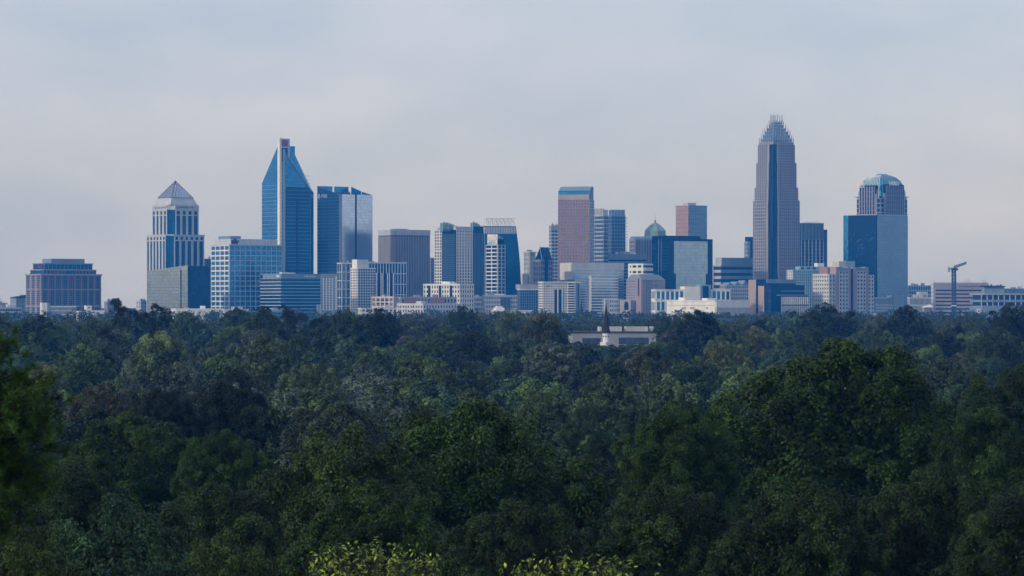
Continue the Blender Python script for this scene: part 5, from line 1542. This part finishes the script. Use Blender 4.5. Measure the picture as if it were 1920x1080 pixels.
# --- trees of the wood that stand out
ONE = [
    (AIRY, 'oak_tree', 'tall airy oak reaching above the skyline left of the pyramid-topped tower', 232, 560, 90, 1050, 'blackish green', .3, 1.0),
    (AIRY, 'oak_tree', 'airy oak overlapping the olive glass block, beside the tallest airy oak', 293, 570, 75, 1060, 'blackish green', 2.0, 1.0),
    (AIRY, 'oak_tree', 'open-crowned oak against the wide banded glass block', 540, 572, 60, 1120, 'blackish green', 1.0, 1.0),
    (RAGGED[0], 'oak_tree', 'dark oak left of the open-crowned oak, against the banded glass block', 493, 574, 70, 1120, 'dark green', 4.0, 1.0),
    (RAGGED[1], 'oak_tree', 'dark oak group at the foot of the white-gridded apartment block', 652, 580, 110, 1150, 'dark green', 2.2, 1.0),
    (WOOD[4], 'oak_tree', 'blackish oak below the brick and cream apartments', 715, 578, 70, 1120, 'blackish green', 2.6, 1.2),
    (WOOD[3], 'poplar_tree', 'fresh green tree standing out bright below the olive glass block', 297, 622, 112, 790, 'fresh green', 1.3, 1.1),
    (WOOD[0], 'poplar_tree', 'small bright yellow-green tree above the near pine', 84, 678, 66, 660, 'yellow-green', .7, .8),
    (WOOD[1], 'maple_tree', 'broad olive tree with a rust-coloured top near the pine', 190, 722, 132, 480, 'rust-tinged', 3.1, .62),
    (RAGGED[0], 'oak_tree', 'large dark round oak at the left end of the wood below the brick-framed block', 60, 598, 120, 1080, 'dark green', .2, 1.0),
    (WOOD[4], 'poplar_tree', 'fresh green tree with a ragged top below the wide banded glass block', 500, 628, 130, 760, 'fresh green', 3.6, .75),
    (WOOD[1], 'poplar_tree', 'broad pale green tree below the slim blue-grey slab', 580, 682, 130, 620, 'fresh green', 2.8, .8),
    (WOOD[0], 'poplar_tree', 'rounded light green tree below the crowned tower', 790, 662, 130, 680, 'fresh green', .9, .8),
    (WOOD[3], 'maple_tree', 'feathery olive green tree below the white-roofed plant block', 1015, 588, 95, 1180, 'olive', 5.0, .62),
    (WOOD[5], 'maple_tree', 'purplish brown thin-leaved tree right of the flat-roofed building', 1274, 610, 84, 1280, 'purplish brown', 1.7, .8),
    (RAGGED[0], 'oak_tree', 'big dark oak right of the flat-roofed building', 1308, 582, 110, 1240, 'blackish green', 3.3, 1.2),
    (RAGGED[1], 'oak_tree', 'broad dark oak overlapping the rose-striped apartments', 1545, 568, 110, 1330, 'blackish green', 4.7, 1.3),
    (RAGGED[0], 'oak_tree', 'dark round oak overlapping the blank grey block', 1700, 573, 95, 1330, 'blackish green', .5, 1.2),
    (RAGGED[1], 'oak_tree', 'dark flat-topped oak overlapping the car park', 1898, 568, 100, 1180, 'blackish green', 1.1, 1.2),
    (WOOD[5], 'maple_tree', 'dusky green tree with orange flecks below the pale blue-grey block', 1215, 655, 90, 760, 'olive', 2.0, .55),
    (WOOD[1], 'poplar_tree', 'low bright green crown patch above the middle pines', 1015, 735, 100, 520, 'fresh green', .2, .85),
    (WOOD[1], 'poplar_tree', 'yellowish leafy crown just behind the broad middle front tree', 900, 750, 130, 330, 'yellow-green', .2, .55),
    (WOOD[1], 'oak_tree', 'dark bushy tree hiding the left foot of the flat-roofed building', 1082, 640, 70, 1400, 'dark green', 1.0, 1.0),
    (WOOD[4], 'oak_tree', 'small bushy tree just left of the white belfry', 1112, 644, 56, 1395, 'mid green', 2.0, .9),
    (WOOD[1], 'oak_tree', 'low dark tree right under the white belfry', 1146, 646, 62, 1390, 'dark green', 3.0, 1.0),
    (WOOD[3], 'oak_tree', 'low dark tree under the right window strip of the flat-roofed building', 1186, 645, 68, 1390, 'dark green', 4.0, .9),
    (WOOD[0], 'oak_tree', 'dark tree overlapping the right end wall of the flat-roofed building', 1250, 637, 66, 1400, 'mid green', 5.0, .8),
    (WOOD[0], 'oak_tree', 'bushy tree in the row below the flat-roofed building, first from its left corner', 1062, 660, 88, 1250, 'mid green', 0.3, .9),
    (WOOD[3], 'oak_tree', 'bushy tree in the row below the flat-roofed building, second from its left corner', 1102, 668, 88, 1250, 'dark green', 1.3, .9),
    (WOOD[1], 'oak_tree', 'bushy tree in the row below the flat-roofed building, straight under the spire', 1140, 665, 88, 1250, 'blue-green', 2.1, .9),
    (WOOD[0], 'oak_tree', 'bushy tree in the row below the flat-roofed building, right of the spire', 1180, 669, 88, 1250, 'dark green', 3.4, .9),
    (WOOD[3], 'oak_tree', 'bushy tree in the row below the flat-roofed building, under its right corner', 1222, 664, 88, 1250, 'mid green', 5.4, .9),
    (PINE, 'pine_tree', 'dark green pine with cushion-like tufts, left of its twin, before the huge tree', 1100, 764, 110, 400, 'blue-green', 1.0, .9),
    (PINE, 'pine_tree', 'dark green pine beside the rounded dark tree, right of its twin', 1178, 768, 90, 385, 'blue-green', 3.0, .9),
    (PINE, 'pine_tree', 'smaller pine below the two cushion-tufted pines', 1130, 815, 110, 340, 'blue-green', 4.6, .8),
    (WOOD[0], 'oak_tree', 'blue-green crown in the gap between the huge tree and the right edge', 1790, 720, 120, 480, 'blue-green', 4.2, 1.0),
]
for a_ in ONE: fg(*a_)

# --- the rest of the wood, tree by tree out to about 1.3 km
LAND = [(-200, 195, 'the brick-framed block'), (195, 392, 'the pyramid-topped tower'), (392, 528, 'the purple-lettered office'), (528, 640, 'the slant-topped tower'),
        (640, 705, 'the white-gridded apartments'), (705, 810, 'the brown pier tower'), (810, 905, 'the crowned tower'), (905, 978, 'the curved glass tower'),
        (978, 1048, 'the gabled stone block'), (1048, 1175, 'the red-brown vaulted tower'), (1175, 1262, 'the green dome'), (1262, 1340, 'the mirror block'),
        (1340, 1410, 'the dark banded office'), (1410, 1500, 'the tallest tower'), (1500, 1582, 'the dark ribbed tower'), (1582, 1704, 'the two-tone glass tower'),
        (1704, 1780, 'the white canopy'), (1780, 1852, 'the tower crane'), (1852, 2200, 'the car park')]
ORD = ['first', 'second', 'third', 'fourth', 'fifth', 'sixth', 'seventh', 'eighth', 'ninth', 'tenth']
RANK = ['front', 'second', 'third', 'fourth', 'fifth', 'sixth', 'seventh', 'eighth', 'ninth', 'tenth', 'eleventh', 'twelfth']
taken = [(o[3], o[6], o[5]) for o in ONE]
wood_rng = random.Random(42)
cells = {}
d, rank = 318.0, 0
picks = ['dark green'] * 5 + ['mid green'] * 6 + ['blue-green'] * 4 + ['grey-green'] * 3 + ['blackish green'] * 2 + ['fresh green'] * 2 + ['olive'] * 2
while d < 1420:
    half = 0.1524 * d * 1.04
    x = -half - wood_rng.random() * 8
    while x < half + 5:
        dd = d * (1 + wood_rng.uniform(-.055, .055))
        wd = wood_rng.uniform(11.5, 18.5)
        xx = x + wood_rng.uniform(-2, 2)
        px = 960 + xx / dd * F
        x += wd * .74
        if any(abs(px - t[0]) < t[2] * .35 and 0 < dd - t[1] < 60 for t in taken) : pass
        top = 22.3 + gz(xx, dd) * (1 if dd > 560 else 0) + wood_rng.gauss(0, 2.3) + (abs(wood_rng.gauss(0, 2.2)) if dd > 900 else 0)
        ytop = HOR + (CZ - top) / dd * F
        # keep the standout trees clear of the rows right in front of them
        lim = max([t_y for (t_x, t_d, t_w), t_y in ((t, o[4] + min(o[5] * .6, 48)) for t, o in zip(taken, ONE) if 'flat-roofed building' not in o[2] and 'belfry' not in o[2]) if dd < t_d and abs(px - t_x) < t_w * .62 + wd / dd * F * .4], default=-1)
        if ytop < lim: ytop = lim
        if 1050 < px < 1250 and dd < 1500: ytop = max(ytop, 642 + wood_rng.random() * 10)
        tone = wood_rng.choice(picks)
        cells.setdefault((rank, tone, next(l[2] for l in LAND if l[0] <= px < l[1])) if -200 <= px < 2200 else None, []).append((px, ytop, wd / dd * F, dd, tone, wood_rng.choice((0, 1, 2, 3, 4, 5, 7, 8, 7, 8, 9, 6)), wood_rng.random() * 6.28))
    d *= 1.16
    rank += 1
for key, lst in cells.items():
    if key is None: continue
    lst.sort()
    for i, (px, ytop, wpx, dd, tone, ti, rot) in enumerate(lst):
        tp = (WOOD + [PINE] + RAGGED + [AIRY])[ti]
        kind = 'pine' if ti == 6 else ('broadleaf', 'flat-topped', 'upright', 'round-crowned', 'bushy', 'clumpy', '', 'ragged', 'uneven', 'open-crowned')[ti] + ' tree'
        lab = f"{tone} {kind}, wood's {RANK[key[0]]} rank, " + (f"{ORD[i]} from left " if len(lst) > 1 else '') + f"below {key[2]}"
        mul = .85 + .3 * ((rot * 7.3) % 1)
        h = WZ(ytop, dd) - gz(WX(px, dd), dd)
        if h < 7: continue
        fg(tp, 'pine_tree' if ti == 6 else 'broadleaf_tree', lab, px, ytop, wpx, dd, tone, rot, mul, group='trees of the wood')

# --- the far wood beyond, one mass out to the foot of the city
def far_wood():
    r = np.random.default_rng(99)
    VV, TT = [], []
    d = 1330.0
    while d < 4150:
        half = 0.1524 * d * 1.06
        x = -half
        while x < half:
            wd = r.uniform(10, 17); dd = d * (1 + r.uniform(-.04, .04)); xx = x + r.uniform(-2, 2)
            px = 960 + xx / dd * F
            x += wd * .66
            g = gz(xx, dd)
            H = 19.5 + r.normal() * 3.0
            if dd > 2100: H = min(H, 11.5 + r.normal() * 2.8)
            top = g + H
            if 1060 < px < 1245 and dd < 1760: continue
            if 3850 < dd and r.random() < .4: continue
            m = int(np.clip(520 * (1500 / dd) ** 1.3, 110, 520))
            nclump = int(np.clip(34 * (1500 / dd), 12, 34))
            dirs = r.normal(size=(nclump, 3)); dirs[:, 2] = np.abs(dirs[:, 2]) * .9 - .15
            dirs /= np.linalg.norm(dirs, axis=1, keepdims=True)
            hw, hh = wd / 2, H * .42
            cr = hw * (.26 + .2 * r.random(nclump))
            cen = np.array([xx, dd, top - hh]) + dirs * np.array([hw, hw, hh]) * (1 - .28) + r.normal(size=(nclump, 3)) * hw * .08
            ix = r.integers(0, nclump, m)
            e = r.normal(size=(m, 3)) + dirs[ix] * .6 + np.array([0, 0, .35]); e /= np.linalg.norm(e, axis=1, keepdims=True)
            C = cen[ix] + e * cr[ix][:, None] * (.75 + .3 * r.random((m, 1)))
            N = e + np.array([0, 0, .3]) + r.normal(size=(m, 3)) * .3
            size = .95 * (dd / 1500) ** .75 * (.7 + .6 * r.random(m))
            VV.append(leaf_quads(C, N, size, r, .75))
            TT.append(np.clip(.40 + r.normal() * .14 + r.normal(size=m) * .12, 0, .95))
        d *= 1.085
    me = quads_to_mesh('far_wood', np.concatenate(VV), np.concatenate(TT), 'leaf')
    o = link('far_wood', me)
    o.color = (.050, .072, .030, 1)
    tag(o, 'mass of distant blue-green trees running to the foot of the city', 'wood', kind='stuff')
far_wood()

# --- the wood goes on to either side of the view
def side_wood():
    r = np.random.default_rng(77)
    VV, TT = [], []
    d = 165.0
    while d < 1450:
        edge = 0.1524 * d * 1.05 + 9
        for sd in (-1, 1):
            x = edge
            while x < edge + 46:
                wd = r.uniform(11, 17); dd = d * (1 + r.uniform(-.04, .04)); xx = sd * (x + r.uniform(0, 3))
                x += wd * .7
                g = gz(xx, dd); H = 20 + r.normal() * 2
                m, nclump = (1900, 60) if d < 270 else (620, 34)
                dirs = r.normal(size=(nclump, 3)); dirs[:, 2] = np.abs(dirs[:, 2]) * .9 - .3
                dirs /= np.linalg.norm(dirs, axis=1, keepdims=True)
                hw, hh = wd / 2, H * .45
                cr = hw * (.28 + .2 * r.random(nclump))
                cen = np.array([xx, dd, g + H - hh]) + dirs * np.array([hw, hw, hh]) * .74
                ix = r.integers(0, nclump, m)
                e = r.normal(size=(m, 3)) + dirs[ix] * .6 + np.array([0, 0, .35]); e /= np.linalg.norm(e, axis=1, keepdims=True)
                VV.append(leaf_quads(cen[ix] + e * cr[ix][:, None] * (.7 + .35 * r.random((m, 1))), e * .8 + np.array([0, 0, .5]) + r.normal(size=(m, 3)) * .4, (.36 if d < 270 else min(.85, .4 + d / 1800)) * (.7 + .6 * r.random(m)), r, .7))
                TT.append(np.clip(.42 + r.normal() * .12 + r.normal(size=m) * .14, 0, .95))
        d *= 1.14
    o = link('side_wood', quads_to_mesh('side_wood', np.concatenate(VV), np.concatenate(TT), 'leaf'))
    o.color = (.034, .062, .014, 1)
    tag(o, 'mass of leafy trees continuing the wood to either side', 'wood', kind='stuff')
side_wood()

# --- near pine at the left edge, all needles
def near_pine():
    d = 62.0
    x0 = WX(-78, d)
    g = gz(x0, d)
    top = WZ(560, d)
    r = np.random.default_rng(5)
    e = link('pine_tree', None); e.location = (x0, d, g)
    tag(e, 'near pine with bushy needle tufts at the left edge of the picture', 'tree')
    H = top - g
    chains = [[((0, 0, -.5), .30), ((0, 0, H * .6), .2), ((.05, 0, H * .9), .07), ((.08, 0, H), .02)]]
    tuft = []
    def branch(z, a, L, rise):
        dirv = np.array([math.cos(a), math.sin(a), rise])
        p0 = np.array([0, 0, z]); p1 = p0 + dirv * L * .55; p2 = p0 + dirv * L + np.array([0, 0, .15 * L])
        chains.append([(p0, .03), (p1, .018), (p2, .008)])
        for q in range(max(4, int(L * 13))):
            t = .35 + .68 * r.random()
            base = p0 + dirv * L * t + r.normal(size=3) * np.array([.17, .17, .13])
            tuft.append((base, dirv * .35 + np.array([0, 0, .65]) + r.normal(size=3) * .4))
            chains.append([(p0 + dirv * L * (t - .1), .012), (base, .006)])
    def reach(px): return (px + 78) * d / F
    # whorls: (photo row, reach in photo columns)
    for py, rx in ((585, 40), (620, 60), (655, 88), (672, 92), (690, 84), (715, 122), (735, 165), (760, 178), (785, 186), (805, 190), (830, 192), (855, 176), (880, 168), (905, 160), (930, 158), (955, 130), (985, 110)):
        z = WZ(py + 14, d) - g
        for k in range(6):
            a = (k / 6) * 2 * math.pi + r.random() * .6
            L = .93 * reach(rx - 78) * (.72 + .34 * r.random())
            branch(z + r.normal() * .08, a, L, .12 + .2 * r.random())
        branch(z, r.uniform(-.35, .35), reach(rx - 78), .15)
    C, N, S, T = [], [], [], []
    blades, tone = [], []
    for base, dv in tuft:
        dv = dv / np.linalg.norm(dv)
        m = 72
        e_ = r.normal(size=(m, 3)) + dv * 1.15; e_ /= np.linalg.norm(e_, axis=1, keepdims=True)
        o_ = base + dv * (r.random((m, 1)) - .5) * .16
        ln = .15 * (.7 + .5 * r.random((m, 1)))
        side = np.cross(e_, r.normal(size=(m, 3))); side /= np.maximum(1e-6, np.linalg.norm(side, axis=1, keepdims=True))
        w = .0055
        blades.append(np.stack([o_ - side * w, o_ + side * w, o_ + e_ * ln + side * w * .35, o_ + e_ * ln - side * w * .35], 1).reshape(-1, 3))
        tone.append(np.clip(.45 + r.normal() * .12 + r.normal(size=m) * .15, 0, 1))
    me = quads_to_mesh('crown', np.concatenate(blades), np.concatenate(tone), 'needles')
    c = link('crown', me, e); c.color = (.046, .108, .022, 1)
    V, Fq = tube_mesh(chains, 5)
    tm = bpy.data.meshes.new('trunk'); tm.from_pydata(V, [], Fq); tm.materials.append(MATS['bark'])
    link('trunk', tm, e)
near_pine()

# --- yellowing saplings whose tips show along the bottom edge
def sapling(px, ytop, wpx, d, label, seed, n_st, col):
    x0 = WX(px, d); g = gz(x0, d)
    r = np.random.default_rng(seed)
    e = link('yellowing_sapling', None); e.location = (x0, d, g)
    tag(e, label, 'sapling', 'yellowing saplings along the bottom edge')
    H = WZ(ytop, d) - g; W = wpx * d / F
    chains = [[((0, 0, -.4), .12), ((0, 0, H * .5), .08), ((0, 0, H * .8), .04)]]
    C, N, T = [], [], []
    for i in range(n_st):
        a = r.random() * 6.28; q = math.sqrt(r.random()) * W / 2
        if i == 0: q = .1
        tipz = H - (q / (W / 2)) ** 1.4 * .34 - r.random() * .42
        if i == 0: tipz = H
        tip = np.array([math.cos(a) * q, math.sin(a) * q, tipz]); root = np.array([tip[0] * .25, tip[1] * .25, H * .72 - .4 * r.random()])
        midp = root * .5 + tip * .5 + np.array([tip[0] * .2, tip[1] * .2, -.1])
        chains.append([(root, .02), (midp, .012), (tip, .004)])
        for t in np.linspace(.25, 1.0, 13):
            p = (root * (1 - t) ** 2 + 2 * midp * t * (1 - t) + tip * t * t)
            for _ in range(2):
                o_ = r.normal(size=3) * .05
                C.append(p + o_ + np.array([0, 0, -.03])); N.append(np.array([o_[0] * 8, o_[1] * 8, .8]) + r.normal(size=3) * .35); T.append(r.random() ** .8)
    C, N, T = np.array(C), np.array(N), np.array(T)
    V = leaf_quads(C, N, 0.14 * (.6 + .7 * r.random(len(C))), r, .5, 1.4)
    me = quads_to_mesh('crown', V, T, 'leaf_bright')
    c = link('crown', me, e); c.color = (*col, 1)
    V, Fq = tube_mesh(chains, 5)
    tm = bpy.data.meshes.new('trunk'); tm.from_pydata(V, [], Fq); tm.materials.append(MATS['bark'])
    link('trunk', tm, e)
sapling(700, 1008, 245, 82, 'larger yellowing sapling at the bottom edge, left of the other bright one', 3, 150, (.16, .23, .045))
sapling(1065, 1028, 260, 80, 'yellowing sapling low at the bottom edge, under the very dark centre tree', 8, 130, (.16, .23, .04))
sapling(1230, 1060, 36, 80, 'tiny yellowing sapling tip peeping over the bottom edge right of the others', 9, 8, (.2, .30, .05))
